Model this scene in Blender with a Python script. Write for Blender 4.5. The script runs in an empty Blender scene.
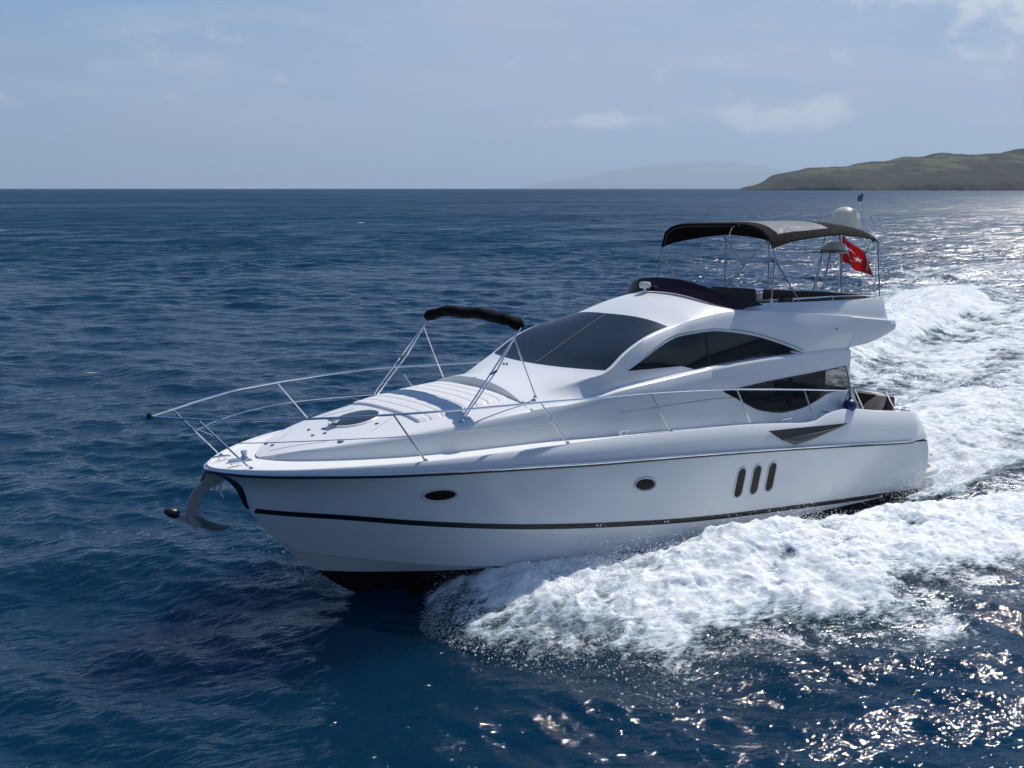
import bpy, math, random
import numpy as np
from mathutils import Matrix, Vector

random.seed(7)
RNG = np.random.default_rng(11)
scene = bpy.context.scene
COL = scene.collection
rad = math.radians

# ------------------------------------------------------------------ camera
CAM_H = 6.709
cam_d = bpy.data.cameras.new("camera")
cam_d.sensor_fit = 'HORIZONTAL'; cam_d.sensor_width = 36.0
cam_d.lens = 36.0 * 1039.4 / 1024.0
cam_d.clip_start = 0.1; cam_d.clip_end = 250000.0
cam = bpy.data.objects.new("camera", cam_d); COL.objects.link(cam)
PITCH = math.atan(195.5 / 1039.4)
cam.location = (0, 0, CAM_H)
cam.rotation_euler = (math.pi / 2 - PITCH, 0, 0)
scene.camera = cam

# ------------------------------------------------------------------ light
SUN_AZ, SUN_EL = rad(41.0), rad(50.0)          # azimuth clockwise from +Y
SKY_STRENGTH = 0.085
sun_d = bpy.data.lights.new("sun", 'SUN'); sun_d.energy = 4.5
sun_d.angle = rad(0.53); sun_d.color = (1.0, 0.955, 0.89)
sun = bpy.data.objects.new("sun", sun_d); COL.objects.link(sun)
sdir = Vector((math.sin(SUN_AZ) * math.cos(SUN_EL), math.cos(SUN_AZ) * math.cos(SUN_EL), math.sin(SUN_EL)))
sun.rotation_euler = (-sdir).to_track_quat('-Z', 'Y').to_euler()
sun.location = (0, 0, 60)

vs = scene.view_settings
vs.view_transform = 'Standard'; vs.look = 'None'; vs.gamma = 1.0
vs.use_curve_mapping = False; vs.exposure = 0.0
scene.cycles.use_denoising = True
scene.cycles.max_bounces = 8
scene.cycles.volume_bounces = 0
scene.cycles.transparent_max_bounces = 12
scene.cycles.sample_clamp_indirect = 4.0
scene.cycles.caustics_reflective = False
scene.cycles.caustics_refractive = False


# ------------------------------------------------------------------ node helper
class NT:
    def __init__(s, tree):
        s.t = tree; s.n = tree.nodes; s.l = tree.links

    def add(s, typ, **kw):
        n = s.n.new(typ)
        for k, v in kw.items(): setattr(n, k, v)
        return n

    def put(s, sock, v):
        if isinstance(v, bpy.types.NodeSocket): s.l.new(v, sock)
        elif v is not None: sock.default_value = v

    def m(s, op, a, b=None, c=None, clamp=False):
        n = s.add('ShaderNodeMath', operation=op, use_clamp=clamp)
        s.put(n.inputs[0], a); s.put(n.inputs[1], b); s.put(n.inputs[2], c)
        return n.outputs[0]

    def ss(s, v, lo, hi, a=0.0, b=1.0):
        n = s.add('ShaderNodeMapRange', interpolation_type='SMOOTHSTEP')
        s.put(n.inputs[0], v); s.put(n.inputs[1], lo); s.put(n.inputs[2], hi); s.put(n.inputs[3], a); s.put(n.inputs[4], b)
        return n.outputs[0]

    def mix(s, f, a, b):
        n = s.add('ShaderNodeMix', data_type='RGBA')
        s.put(n.inputs[0], f)
        s.put(n.inputs[6], a if isinstance(a, bpy.types.NodeSocket) else (*a, 1) if len(a) == 3 else a)
        s.put(n.inputs[7], b if isinstance(b, bpy.types.NodeSocket) else (*b, 1) if len(b) == 3 else b)
        return n.outputs[2]

    def noise(s, vec, scale, detail=3.0, rough=0.5, dist=0.0, dim='3D'):
        n = s.add('ShaderNodeTexNoise', noise_dimensions=dim)
        s.put(n.inputs['Vector'], vec); n.inputs['Scale'].default_value = scale
        n.inputs['Detail'].default_value = detail; n.inputs['Roughness'].default_value = rough
        n.inputs['Distortion'].default_value = dist
        return n.outputs['Fac']

    def mapping(s, vec, scale=(1, 1, 1), rot=(0, 0, 0), loc=(0, 0, 0)):
        n = s.add('ShaderNodeMapping')
        s.put(n.inputs['Vector'], vec); n.inputs['Scale'].default_value = scale
        n.inputs['Rotation'].default_value = rot; n.inputs['Location'].default_value = loc
        return n.outputs[0]

    def bump(s, h, strength, dist, normal=None):
        n = s.add('ShaderNodeBump'); n.inputs['Strength'].default_value = strength
        n.inputs['Distance'].default_value = dist; s.put(n.inputs['Height'], h)
        if normal: s.l.new(normal, n.inputs['Normal'])
        return n.outputs[0]


# ------------------------------------------------------------------ world
world = bpy.data.worlds.new("World"); scene.world = world; world.use_nodes = True
W = NT(world.node_tree); W.n.clear()
w_out = W.add('ShaderNodeOutputWorld'); w_bg = W.add('ShaderNodeBackground')
sky = W.add('ShaderNodeTexSky', sky_type='NISHITA')
sky.sun_disc = False; sky.sun_elevation = SUN_EL; sky.sun_rotation = SUN_AZ
sky.altitude = 0; sky.air_density = 1.0; sky.dust_density = 0.4; sky.ozone_density = 3.0
geo = W.add('ShaderNodeTexCoord')
sep = W.add('ShaderNodeSeparateXYZ'); W.l.new(geo.outputs['Generated'], sep.inputs[0])
dx, dy, dz = sep.outputs
el = W.m('MULTIPLY', W.m('ARCSINE', dz), 57.2958)
az = W.m('MULTIPLY', W.m('ARCTAN2', dx, dy), 57.2958)
comb = W.add('ShaderNodeCombineXYZ')
W.put(comb.inputs[0], az); W.put(comb.inputs[1], W.m('MULTIPLY', el, 3.0)); W.put(comb.inputs[2], 0.0)
ae = comb.outputs[0]                                # direction space, degrees, elevation stretched
comb2 = W.add('ShaderNodeCombineXYZ')
W.put(comb2.inputs[0], az); W.put(comb2.inputs[1], W.m('MULTIPLY', el, 1.4)); W.put(comb2.inputs[2], 3.0)
ae2 = comb2.outputs[0]
veil = W.noise(ae, 0.045, 4, 0.55, 0.6)
veil = W.m('MULTIPLY', W.ss(veil, 0.26, 0.60), W.ss(W.m('ADD', az, W.m('MULTIPLY', el, -1.6)), -36, -14))
wisps = W.ss(W.noise(W.mapping(ae, (0.55, 1.3, 1), loc=(3.1, 1.7, 0)), 0.12, 7, 0.62, 1.0), 0.46, 0.74)
puff_n = W.noise(ae2, 0.42, 6, 0.62, 0.3)


def blob(a0, e0, wa, we):
    u = W.m('DIVIDE', W.m('SUBTRACT', az, a0), wa); v = W.m('DIVIDE', W.m('SUBTRACT', el, e0), we)
    r2 = W.m('ADD', W.m('MULTIPLY', u, u), W.m('MULTIPLY', v, v))
    return W.m('EXPONENT', W.m('MULTIPLY', r2, -1.0))


field = None
for (a0, e0, wa, we) in [(14.6, 3.6, 4.6, 0.85), (12.4, 3.7, 1.2, 1.0), (16.3, 3.8, 1.6, 1.0), (4.4, 3.5, 3.0, 0.5), (26.5, 8.2, 4.5, 1.6),
                         (19.5, 9.6, 6.0, 0.8), (-46, 6, 14, 3), (55, 7, 18, 3)]:
    b = blob(a0, e0, wa, we)
    field = b if field is None else W.m('MAXIMUM', field, b)
puff = W.ss(W.m('ADD', W.m('MULTIPLY', field, 0.40), puff_n), 0.58, 0.88)
high = W.ss(el, 12, 40)
tint = W.add('ShaderNodeMix', data_type='RGBA', blend_type='MULTIPLY'); tint.inputs[0].default_value = 1.0
W.l.new(sky.outputs[0], tint.inputs[6]); tint.inputs[7].default_value = (0.46, 0.79, 1.14, 1)
col = tint.outputs[2]
haze_c = (4.0, 5.15, 7.2)
lft = W.ss(az, -30, 12)
hb = W.m('MULTIPLY', W.ss(el, 2.0, 24.0, 0.92, 0.0), W.ss(W.m('ADD', el, W.m('MULTIPLY', lft, -7.0)), 1.0, 9.5, 1.0, 0.72))
upper = W.ss(el, 9, 20, 1.0, 0.25)
c1 = W.mix(hb, col, haze_c)
c1 = W.mix(W.m('MULTIPLY', W.m('MULTIPLY', veil, 0.62), upper), c1, (5.3, 6.1, 7.6))
c1 = W.mix(W.m('MULTIPLY', W.m('MULTIPLY', wisps, 0.34), upper), c1, (7.0, 7.6, 8.6))
c1 = W.mix(W.m('MULTIPLY', puff, 0.9), c1, (8.3, 8.8, 9.6))
W.l.new(c1, w_bg.inputs[0]); w_bg.inputs[1].default_value = SKY_STRENGTH
W.l.new(w_bg.outputs[0], w_out.inputs[0])


# ------------------------------------------------------------------ materials
def material(name):
    m = bpy.data.materials.new(name); m.use_nodes = True
    k = NT(m.node_tree); k.n.clear()
    out = k.add('ShaderNodeOutputMaterial'); p = k.add('ShaderNodeBsdfPrincipled')
    k.l.new(p.outputs[0], out.inputs[0])
    return m, k, p, out


def simple(name, color, rough=0.5, metal=0.0, vary=0.08, scale=6.0, bump=0.0, bscale=40.0, coat=0.0, ior=1.45):
    m, k, p, out = material(name)
    tc = k.add('ShaderNodeTexCoord').outputs['Object']
    n = k.noise(tc, scale, 4, 0.6)
    dark = tuple(c * (1 - vary) for c in color); light = tuple(min(1, c * (1 + vary)) for c in color)
    k.put(p.inputs['Base Color'], k.mix(n, dark, light))
    k.put(p.inputs['Roughness'], k.ss(k.noise(tc, scale * 2.3, 3), 0.2, 0.8, rough * 0.85, min(1, rough * 1.15)))
    p.inputs['Metallic'].default_value = metal
    p.inputs['IOR'].default_value = ior
    if coat: p.inputs['Coat Weight'].default_value = coat; p.inputs['Coat Roughness'].default_value = 0.05
    if bump: k.put(p.inputs['Normal'], k.bump(k.noise(tc, bscale, 3), bump, 0.01))
    return m


M = {}
M['gelcoat'] = simple('gelcoat', (0.80, 0.80, 0.79), 0.22, vary=0.015, scale=1.2)
M['deck'] = simple('nonslip_deck', (0.78, 0.78, 0.76), 0.55, vary=0.03, scale=3.0, bump=0.15, bscale=160)
M['chrome'] = simple('polished_steel', (0.72, 0.73, 0.75), 0.14, 1.0, 0.04, 9)
M['rubber'] = simple('black_rubber', (0.012, 0.013, 0.017), 0.4, vary=0.3)
M['black_glass'] = simple('smoked_glass', (0.006, 0.006, 0.007), 0.06, vary=0.3, scale=0.8)
M['screen'] = simple('windscreen_mesh_cover', (0.013, 0.0145, 0.019), 0.30, vary=0.22, scale=2.0, bump=0.04, bscale=300)
M['black_canvas'] = simple('black_canvas', (0.0045, 0.0045, 0.0055), 0.9, vary=0.35, scale=7, bump=0.5, bscale=26)
M['black_canvas'].node_tree.nodes['Principled BSDF'].inputs['Specular IOR Level'].default_value = 0.12
M['grey_canvas'] = simple('grey_canvas_panel', (0.11, 0.12, 0.145), 0.7, vary=0.1, scale=4, bump=0.3, bscale=18)
M['brown'] = simple('brown_leather', (0.055, 0.028, 0.02), 0.5, vary=0.3, scale=5, bump=0.2, bscale=40)
M['cream'] = simple('cream_cushion', (0.55, 0.49, 0.40), 0.8, vary=0.1, scale=5, bump=0.2, bscale=60)
M['pad'] = simple('white_cushion', (0.74, 0.74, 0.74), 0.6, vary=0.04, scale=4, bump=0.15, bscale=60)
M['white_plastic'] = simple('white_plastic', (0.74, 0.75, 0.73), 0.35, vary=0.03)
M['grey_plastic'] = simple('grey_plastic', (0.16, 0.17, 0.18), 0.45, vary=0.1)
M['dark_steel'] = simple('dull_steel_tube', (0.30, 0.31, 0.33), 0.3, 0.9, 0.08, 9)
M['hatch_glass'] = simple('smoked_hatch_acrylic', (0.015, 0.024, 0.040), 0.25, vary=0.2, scale=4)
M['hatch_glass'].node_tree.nodes['Principled BSDF'].inputs['Specular IOR Level'].default_value = 0.3
M['scoop'] = simple('scoop_grille', (0.075, 0.08, 0.09), 0.4, vary=0.15)
M['galv'] = simple('galvanised_steel', (0.26, 0.27, 0.29), 0.5, 0.4, 0.25, 14, bump=0.2, bscale=60)
M['pale_steel'] = simple('worn_pale_steel', (0.62, 0.63, 0.62), 0.45, 0.2, 0.12, 14)
M['blue_fender'] = simple('blue_vinyl', (0.008, 0.02, 0.11), 0.4, vary=0.15)
M['rope'] = simple('dark_rope', (0.03, 0.03, 0.035), 0.8, vary=0.2, scale=40)
M['seam'] = simple('panel_seam', (0.30, 0.32, 0.35), 0.5)

# hull gelcoat: white topsides, black antifouling below the waterline line
m, k, p, out = material('hull_paint')
tc = k.add('ShaderNodeTexCoord').outputs['Object']
sp = k.add('ShaderNodeSeparateXYZ'); k.l.new(tc, sp.inputs[0])
line = k.m('ADD', sp.outputs[2], k.m('MULTIPLY', k.noise(tc, 1.5, 2), 0.01))
f = k.ss(line, 0.298, 0.308)
salt = k.noise(k.mapping(tc, (0.6, 1, 2.2)), 1.6, 5, 0.6)
wht = k.mix(salt, (0.78, 0.785, 0.785), (0.82, 0.82, 0.81))
k.put(p.inputs['Base Color'], k.mix(f, (0.004, 0.004, 0.005), wht))
k.put(p.inputs['Roughness'], k.ss(f, 0, 1, 0.7, 0.13))
k.put(p.inputs['Normal'], k.bump(k.noise(tc, 0.9, 2), 0.12, 0.05))
M['hull'] = m

# teak: planks
m, k, p, out = material('teak_planks')
tc = k.add('ShaderNodeTexCoord').outputs['Object']
sp = k.add('ShaderNodeSeparateXYZ'); k.l.new(tc, sp.inputs[0])
fr = k.m('FRACT', k.m('MULTIPLY', sp.outputs[1], 17.0))
gap = k.ss(k.m('ABSOLUTE', k.m('SUBTRACT', fr, 0.5)), 0.44, 0.47)
g = k.noise(k.mapping(tc, (3, 40, 3)), 2.0, 4)
k.put(p.inputs['Base Color'], k.mix(gap, k.mix(g, (0.20, 0.10, 0.06), (0.32, 0.17, 0.10)), (0.03, 0.02, 0.02)))
p.inputs['Roughness'].default_value = 0.6
M['teak'] = m

# tinted acrylic
m, k, p, out = material('tinted_acrylic')
tr = k.add('ShaderNodeBsdfTransparent'); tr.inputs[0].default_value = (0.20, 0.13, 0.17, 1)
p.inputs['Base Color'].default_value = (0.035, 0.018, 0.03, 1); p.inputs['Roughness'].default_value = 0.08
mx = k.add('ShaderNodeMixShader'); mx.inputs[0].default_value = 0.55
k.l.new(tr.outputs[0], mx.inputs[1]); k.l.new(p.outputs[0], mx.inputs[2]); k.l.new(mx.outputs[0], out.inputs[0])
M['acrylic'] = m

# thin radome plastic that lets sunlight through
m, k, p, out = material('radome_plastic')
tc = k.add('ShaderNodeTexCoord').outputs['Object']
k.put(p.inputs['Base Color'], k.mix(k.noise(tc, 5, 3), (0.74, 0.74, 0.70), (0.80, 0.80, 0.76))); p.inputs['Roughness'].default_value = 0.35
trl = k.add('ShaderNodeBsdfTranslucent'); trl.inputs[0].default_value = (0.80, 0.79, 0.74, 1)
mx = k.add('ShaderNodeMixShader'); mx.inputs[0].default_value = 0.45
k.l.new(p.outputs[0], mx.inputs[1]); k.l.new(trl.outputs[0], mx.inputs[2]); k.l.new(mx.outputs[0], out.inputs[0])
M['radome'] = m

# saloon glass, partly see-through
m, k, p, out = material('saloon_glass')
tr = k.add('ShaderNodeBsdfTransparent'); tr.inputs[0].default_value = (0.50, 0.50, 0.49, 1)
p.inputs['Base Color'].default_value = (0.004, 0.004, 0.004, 1); p.inputs['Roughness'].default_value = 0.03
tc = k.add('ShaderNodeTexCoord').outputs['Object']
k.put(p.inputs['Normal'], k.bump(k.noise(tc, 1.3, 2), 0.06, 0.2))
mx = k.add('ShaderNodeMixShader'); mx.inputs[0].default_value = 0.5
k.l.new(tr.outputs[0], mx.inputs[1]); k.l.new(p.outputs[0], mx.inputs[2]); k.l.new(mx.outputs[0], out.inputs[0])
M['saloon_glass'] = m
M['port_glass'] = simple('port_glass', (0.014, 0.009, 0.008), 0.12, vary=0.4, scale=5)
M['port_glass'].node_tree.nodes['Principled BSDF'].inputs['Specular IOR Level'].default_value = 0.22

# flag cloth: red with white crescent and star (UV x along the fly, y up)
m, k, p, out = material('flag_cloth')
uv = k.add('ShaderNodeUVMap').outputs[0]
sp = k.add('ShaderNodeSeparateXYZ'); k.l.new(uv, sp.inputs[0])
U = k.m('MULTIPLY', sp.outputs[0], 1.5); V = k.m('SUBTRACT', sp.outputs[1], 0.5)


def disc(cx, r):
    d = k.m('SUBTRACT', U, cx)
    rr = k.m('SQRT', k.m('ADD', k.m('MULTIPLY', d, d), k.m('MULTIPLY', V, V)))
    return k.m('LESS_THAN', rr, r)


cres = k.m('MULTIPLY', disc(0.5, 0.25), k.m('SUBTRACT', 1.0, disc(0.5625, 0.20)))
sx = k.m('SUBTRACT', U, 0.80)
ang = k.m('ARCTAN2', V, k.m('MULTIPLY', sx, -1.0)); rr = k.m('SQRT', k.m('ADD', k.m('MULTIPLY', sx, sx), k.m('MULTIPLY', V, V)))
seg = k.m('SUBTRACT', k.m('MULTIPLY', k.m('FRACT', k.m('ADD', k.m('DIVIDE', ang, 2 * math.pi / 5), 10.5)), 2 * math.pi / 5), math.pi / 5)
aseg = k.m('ABSOLUTE', seg)
# star edge from tip (0.125 at angle 0) to notch (0.048 at 36 degrees)
tip, notch = 0.125, 0.125 * 0.382
nxp, nyp = notch * math.cos(math.pi / 5), notch * math.sin(math.pi / 5)
ex, ey = nyp, -(nxp - tip)
nl = math.hypot(ex, ey); ex, ey = ex / nl, ey / nl
px_ = k.m('MULTIPLY', rr, k.m('COSINE', aseg)); py_ = k.m('MULTIPLY', rr, k.m('SINE', aseg))
star = k.m('LESS_THAN', k.m('ADD', k.m('MULTIPLY', px_, ex), k.m('MULTIPLY', py_, ey)), tip * ex)
wmask = k.m('MAXIMUM', cres, star)
k.put(p.inputs['Base Color'], k.mix(wmask, (0.40, 0.008, 0.014), (0.70, 0.68, 0.67)))
p.inputs['Roughness'].default_value = 0.8
trl = k.add('ShaderNodeBsdfTranslucent'); k.put(trl.inputs[0], k.mix(wmask, (0.34, 0.006, 0.012), (0.55, 0.58, 0.57)))
mx = k.add('ShaderNodeMixShader'); mx.inputs[0].default_value = 0.4
k.l.new(p.outputs[0], mx.inputs[1]); k.l.new(trl.outputs[0], mx.inputs[2]); k.l.new(mx.outputs[0], out.inputs[0])
M['flag'] = m


# ------------------------------------------------------------------ mesh helpers
class MB:
    def __init__(s): s.v = []; s.f = []

    def add(s, v, f):
        o = len(s.v); s.v += [tuple(map(float, q)) for q in v]; s.f += [tuple(i + o for i in q) for q in f]
        return s

    def grid(s, rows, closed=False):
        """rows: list of equal-length point lists"""
        n = len(rows[0]); v = [q for r in rows for q in r]; f = []
        for i in range(len(rows) - 1):
            for j in range(n - 1 if not closed else n):
                a = i * n + j; b = i * n + (j + 1) % n
                f.append((a, b, b + n, a + n))
        return s.add(v, f)

    def tube(s, path, r, seg=8, cap=True):
        P = [Vector(q) for q in path]; rows = []
        prev = None
        for i, q in enumerate(P):
            t = (P[min(i + 1, len(P) - 1)] - P[max(i - 1, 0)]).normalized()
            if prev is None:
                up = Vector((0, 0, 1)) if abs(t.z) < 0.9 else Vector((0, 1, 0))
                a = t.cross(up).normalized()
            else:
                a = (prev - t * prev.dot(t)).normalized()
            prev = a; b = t.cross(a)
            rk = r[i] if isinstance(r, (list, tuple)) else r
            rows.append([q + rk * (math.cos(2 * math.pi * k / seg) * a + math.sin(2 * math.pi * k / seg) * b) for k in range(seg)])
        o = len(s.v); s.grid(rows, closed=True)
        if cap:
            s.f.append(tuple(o + k for k in range(seg))[::-1])
            s.f.append(tuple(o + (len(P) - 1) * seg + k for k in range(seg)))
        return s

    def lathe(s, prof, c=(0, 0, 0), seg=24):
        rows = [[(c[0] + r * math.cos(2 * math.pi * k / seg), c[1] + r * math.sin(2 * math.pi * k / seg), c[2] + z) for k in range(seg)] for r, z in prof]
        return s.grid(rows, closed=True)

    def box(s, lo, hi, bev=0.0):
        x0, y0, z0 = lo; x1, y1, z1 = hi; b = bev
        if b <= 0:
            return s.add([(x0, y0, z0), (x1, y0, z0), (x1, y1, z0), (x0, y1, z0), (x0, y0, z1), (x1, y0, z1), (x1, y1, z1), (x0, y1, z1)],
                         [(3, 2, 1, 0), (4, 5, 6, 7), (0, 1, 5, 4), (1, 2, 6, 5), (2, 3, 7, 6), (3, 0, 4, 7)])

        def ring(i, z):
            X0, X1, Y0, Y1 = x0 + i, x1 - i, y0 + i, y1 - i; c = b
            return [(X0 + c, Y0, z), (X1 - c, Y0, z), (X1, Y0 + c, z), (X1, Y1 - c, z), (X1 - c, Y1, z), (X0 + c, Y1, z), (X0, Y1 - c, z), (X0, Y0 + c, z)]
        rows = [ring(b, z0), ring(b * 0.3, z0 + b * 0.3), ring(0, z0 + b), ring(0, z1 - b), ring(b * 0.3, z1 - b * 0.3), ring(b, z1)]
        o = len(s.v); s.grid(rows, closed=True)
        s.f.append(tuple(o + k for k in range(8))[::-1]); s.f.append(tuple(o + 40 + k for k in range(8)))
        return s

    def mirror(s):
        n = len(s.v)
        s.v += [(x, -y, z) for x, y, z in s.v]
        s.f += [tuple(i + n for i in q[::-1]) for q in s.f[:]]
        return s

    def build(s, name, mat, parent=None, smooth=True, angle=38):
        me = bpy.data.meshes.new(name); me.from_pydata(s.v, [], s.f); me.validate()
        import bmesh
        bm = bmesh.new(); bm.from_mesh(me)
        bmesh.ops.remove_doubles(bm, verts=bm.verts, dist=1e-5)
        bmesh.ops.recalc_face_normals(bm, faces=bm.faces)
        bm.to_mesh(me); bm.free()
        if smooth:
            me.polygons.foreach_set('use_smooth', [True] * len(me.polygons))
            me.set_sharp_from_angle(angle=rad(angle))
        me.materials.append(mat)
        o = bpy.data.objects.new(name, me); COL.objects.link(o)
        if parent: o.parent = parent
        return o


def np_mesh(name, V, F, mat, smooth=True):
    me = bpy.data.meshes.new(name)
    me.vertices.add(len(V)); me.vertices.foreach_set('co', np.asarray(V, np.float32).ravel())
    F = np.asarray(F, np.int32); nf, kk = F.shape
    me.loops.add(nf * kk); me.loops.foreach_set('vertex_index', F.ravel())
    me.polygons.add(nf); me.polygons.foreach_set('loop_start', np.arange(nf, dtype=np.int32) * kk)
    if smooth: me.polygons.foreach_set('use_smooth', np.ones(nf, bool))
    me.update(calc_edges=True); me.materials.append(mat)
    o = bpy.data.objects.new(name, me); COL.objects.link(o)
    return o


def tag(o, label=None, cat=None, group=None, kind=None):
    if label: o['label'] = label
    if cat: o['category'] = cat
    if group: o['group'] = group
    if kind: o['kind'] = kind
    return o


def interp(xs_zs):
    a = sorted(xs_zs); X = np.array([q[0] for q in a]); Z = np.array([q[1] for q in a])
    # monotone-ish cubic (Catmull tangents)
    d = np.gradient(Z, X)

    def f(x):
        x = min(max(x, X[0]), X[-1]); i = int(min(max(np.searchsorted(X, x) - 1, 0), len(X) - 2))
        h = X[i + 1] - X[i]; t = (x - X[i]) / h
        return float((2 * t**3 - 3 * t**2 + 1) * Z[i] + (t**3 - 2 * t**2 + t) * h * d[i] + (-2 * t**3 + 3 * t**2) * Z[i + 1] + (t**3 - t**2) * h * d[i + 1])
    return f


def dense_open(poly, n=6):
    out = []
    for i in range(len(poly) - 1):
        for s in range(n): out.append(tuple(np.array(poly[i]) + (np.array(poly[i + 1]) - np.array(poly[i])) * s / n))
    return out + [tuple(poly[-1])]


def smooth01(a, b, x):
    t = min(max((x - a) / (b - a), 0), 1); return t * t * (3 - 2 * t)


def lerp(a, b, t): return a + (b - a) * t


def catmull(pts, n=8):
    P = [np.array(q, float) for q in pts]; P = [2 * P[0] - P[1]] + P + [2 * P[-1] - P[-2]]; out = []
    for i in range(1, len(P) - 2):
        for s in range(n):
            t = s / n
            out.append(0.5 * ((2 * P[i]) + (-P[i - 1] + P[i + 1]) * t + (2 * P[i - 1] - 5 * P[i] + 4 * P[i + 1] - P[i + 2]) * t**2 + (-P[i - 1] + 3 * P[i] - 3 * P[i + 1] + P[i + 2]) * t**3))
    out.append(P[-2]); return out


# ------------------------------------------------------------------ yacht frame (x forward, y port, z up)
PSI, TRIM, ROLL = 0.6389352911866222, 0.0443324130273525, 0.034824216695301655
c_, s_ = math.cos(PSI), math.sin(PSI)
B = Matrix(((-c_, s_, 0), (-s_, -c_, 0), (0, 0, 1)))
RT = Matrix(((math.cos(TRIM), 0, -math.sin(TRIM)), (0, 1, 0), (math.sin(TRIM), 0, math.cos(TRIM))))
RR = Matrix(((1, 0, 0), (0, math.cos(ROLL), -math.sin(ROLL)), (0, math.sin(ROLL), math.cos(ROLL))))
R3 = B @ RT @ RR
ORG = Vector((8.0733, 24.6559, -0.3971))
MW = Matrix.Translation(ORG) @ R3.to_4x4()


def w_of(p): return MW @ Vector(p)


def thing_at(name, base, label, cat, group=None):
    """an empty standing at a point of the yacht, in the yacht's attitude"""
    o = bpy.data.objects.new(name, None); COL.objects.link(o)
    o.empty_display_size = 0.3
    o.matrix_world = Matrix.Translation(w_of(base)) @ R3.to_4x4()
    return tag(o, label, cat, group)


# ================================================================== SETTING
def perlin(x, y, seed=0):
    r = np.random.default_rng(seed); perm = r.permutation(256); ga = r.random(256) * 2 * np.pi
    gx, gy = np.cos(ga), np.sin(ga)
    xi = np.floor(x).astype(np.int64); yi = np.floor(y).astype(np.int64); xf = x - xi; yf = y - yi
    def g(ix, iy, fx, fy):
        h = perm[(perm[ix & 255] + iy) & 255]; return gx[h] * fx + gy[h] * fy
    u = xf**3 * (xf * (6 * xf - 15) + 10); v = yf**3 * (yf * (6 * yf - 15) + 10)
    a = g(xi, yi, xf, yf); b = g(xi + 1, yi, xf - 1, yf); c = g(xi, yi + 1, xf, yf - 1); d = g(xi + 1, yi + 1, xf - 1, yf - 1)
    return ((a + (b - a) * u) + ((c + (d - c) * u) - (a + (b - a) * u)) * v) * 1.5


def fbm(x, y, octs=5, gain=0.5, lac=2.03, seed=0, billow=False):
    s = np.zeros_like(x); a = 1.0; t = 0
    for i in range(octs):
        n = perlin(x, y, seed + i)
        s += a * (1 - 2 * np.abs(n) if billow else n); t += a
        x, y = (x * 0.8 - y * 0.6) * lac, (x * 0.6 + y * 0.8) * lac; a *= gain
    return s / t


def sstep(a, b, x):
    t = np.clip((x - a) / (b - a), 0, 1); return t * t * (3 - 2 * t)


# --- wave components
WAVES = []
wr = np.random.default_rng(5)
for lam in np.geomspace(0.26, 10.0, 60):
    th = rad(-112) + wr.normal(0, 0.48)            # travelling towards the camera, a little to the left
    amp = 0.0079 * lam**0.90 * (1.0 if lam < 4 else (4 / lam)**0.9)
    amp *= 0.85 * (1 + 0.35 * wr.normal())
    WAVES.append((lam, th, abs(amp), wr.random() * 2 * np.pi))


def sea_height(x, y, spacing):
    wx = x + 0.5 * perlin(x / 9, y / 9, 91); wy = y + 0.5 * perlin(x / 9, y / 9, 92)
    h = np.zeros_like(x)
    for lam, th, a, ph in WAVES:
        k = 2 * np.pi / lam
        fade = sstep(1.7, 3.2, lam / spacing)
        pz = k * (wx * np.cos(th) + wy * np.sin(th)) + ph
        sn = np.sin(pz)
        h += a * fade * (sn - 0.25 * np.cos(2 * pz))
    grp = 0.85 + 0.55 * perlin(x / 23, y / 17, 77)
    return h * np.clip(grp, 0.35, 1.6)


# --- wake layout, in the yacht's ground coordinates (bx forward from the transom, by to port)
def boat_xy(x, y):
    ux, uy = x - 8.0733, y - 24.6559
    return -c_ * ux - s_ * uy, s_ * ux - c_ * uy


def world_xy(bx, by):
    return 8.0733 - c_ * bx + s_ * by, 24.6559 - s_ * bx - c_ * by


BX = np.array([-60, -40, -20, -12, -6, -2, 0, 2, 3.5, 5, 5.8, 6.8, 7.7, 8.5, 10, 11.2, 12, 12.7, 13.2, 13.5])
YO = np.array([36, 26, 16.5, 13.2, 10.6, 9.0, 8.3, 7.6, 7.1, 6.6, 6.1, 7.0, 6.9, 6.1, 5.5, 5.2, 4.9, 4.2, 3.0, 2.5])
YI = np.array([26, 18, 10.4, 8.0, 5.9, 4.3, 3.5, 2.8, 2.65, 2.50, 2.40, 2.25, 2.1, 2.0, 1.6, 1.25, 0.85, 1.15, 1.9, 2.2])
HB = np.array([0.2, 0.30, 0.34, 0.3, 0.22, 0.18, 0.20, 0.26, 0.34, 0.42, 0.54, 0.60, 0.58, 0.56, 0.54, 0.52, 0.46, 0.34, 0.16, 0.0])


def bank(bx, by):
    """returns 0..1 across-bank position mask, height"""
    yo = np.interp(bx, BX, YO); yi = np.interp(bx, BX, YI); hb = np.interp(bx, BX, HB)
    t = (by - yi) / (yo - yi)
    ins = sstep(-0.06, 0.06, t) * (1 - sstep(0.55, 1.18, t) * 0.98)
    prof = np.where(t < 0.22, sstep(-0.10, 0.22, t), 1 - sstep(0.22, 1.0, t) * 0.92) * (t > -0.1) * (t < 1.15)
    prof = prof * (1 - sstep(0.95, 1.15, t))
    fwd = 1 - 0.36 * sstep(11.2, 12.8, bx) - 0.64 * sstep(12.75, 13.4, bx)
    aft = 1 - 0.55 * sstep(-8, -50, -(-bx)) if False else 1.0
    return ins * fwd, hb * prof * fwd


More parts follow.
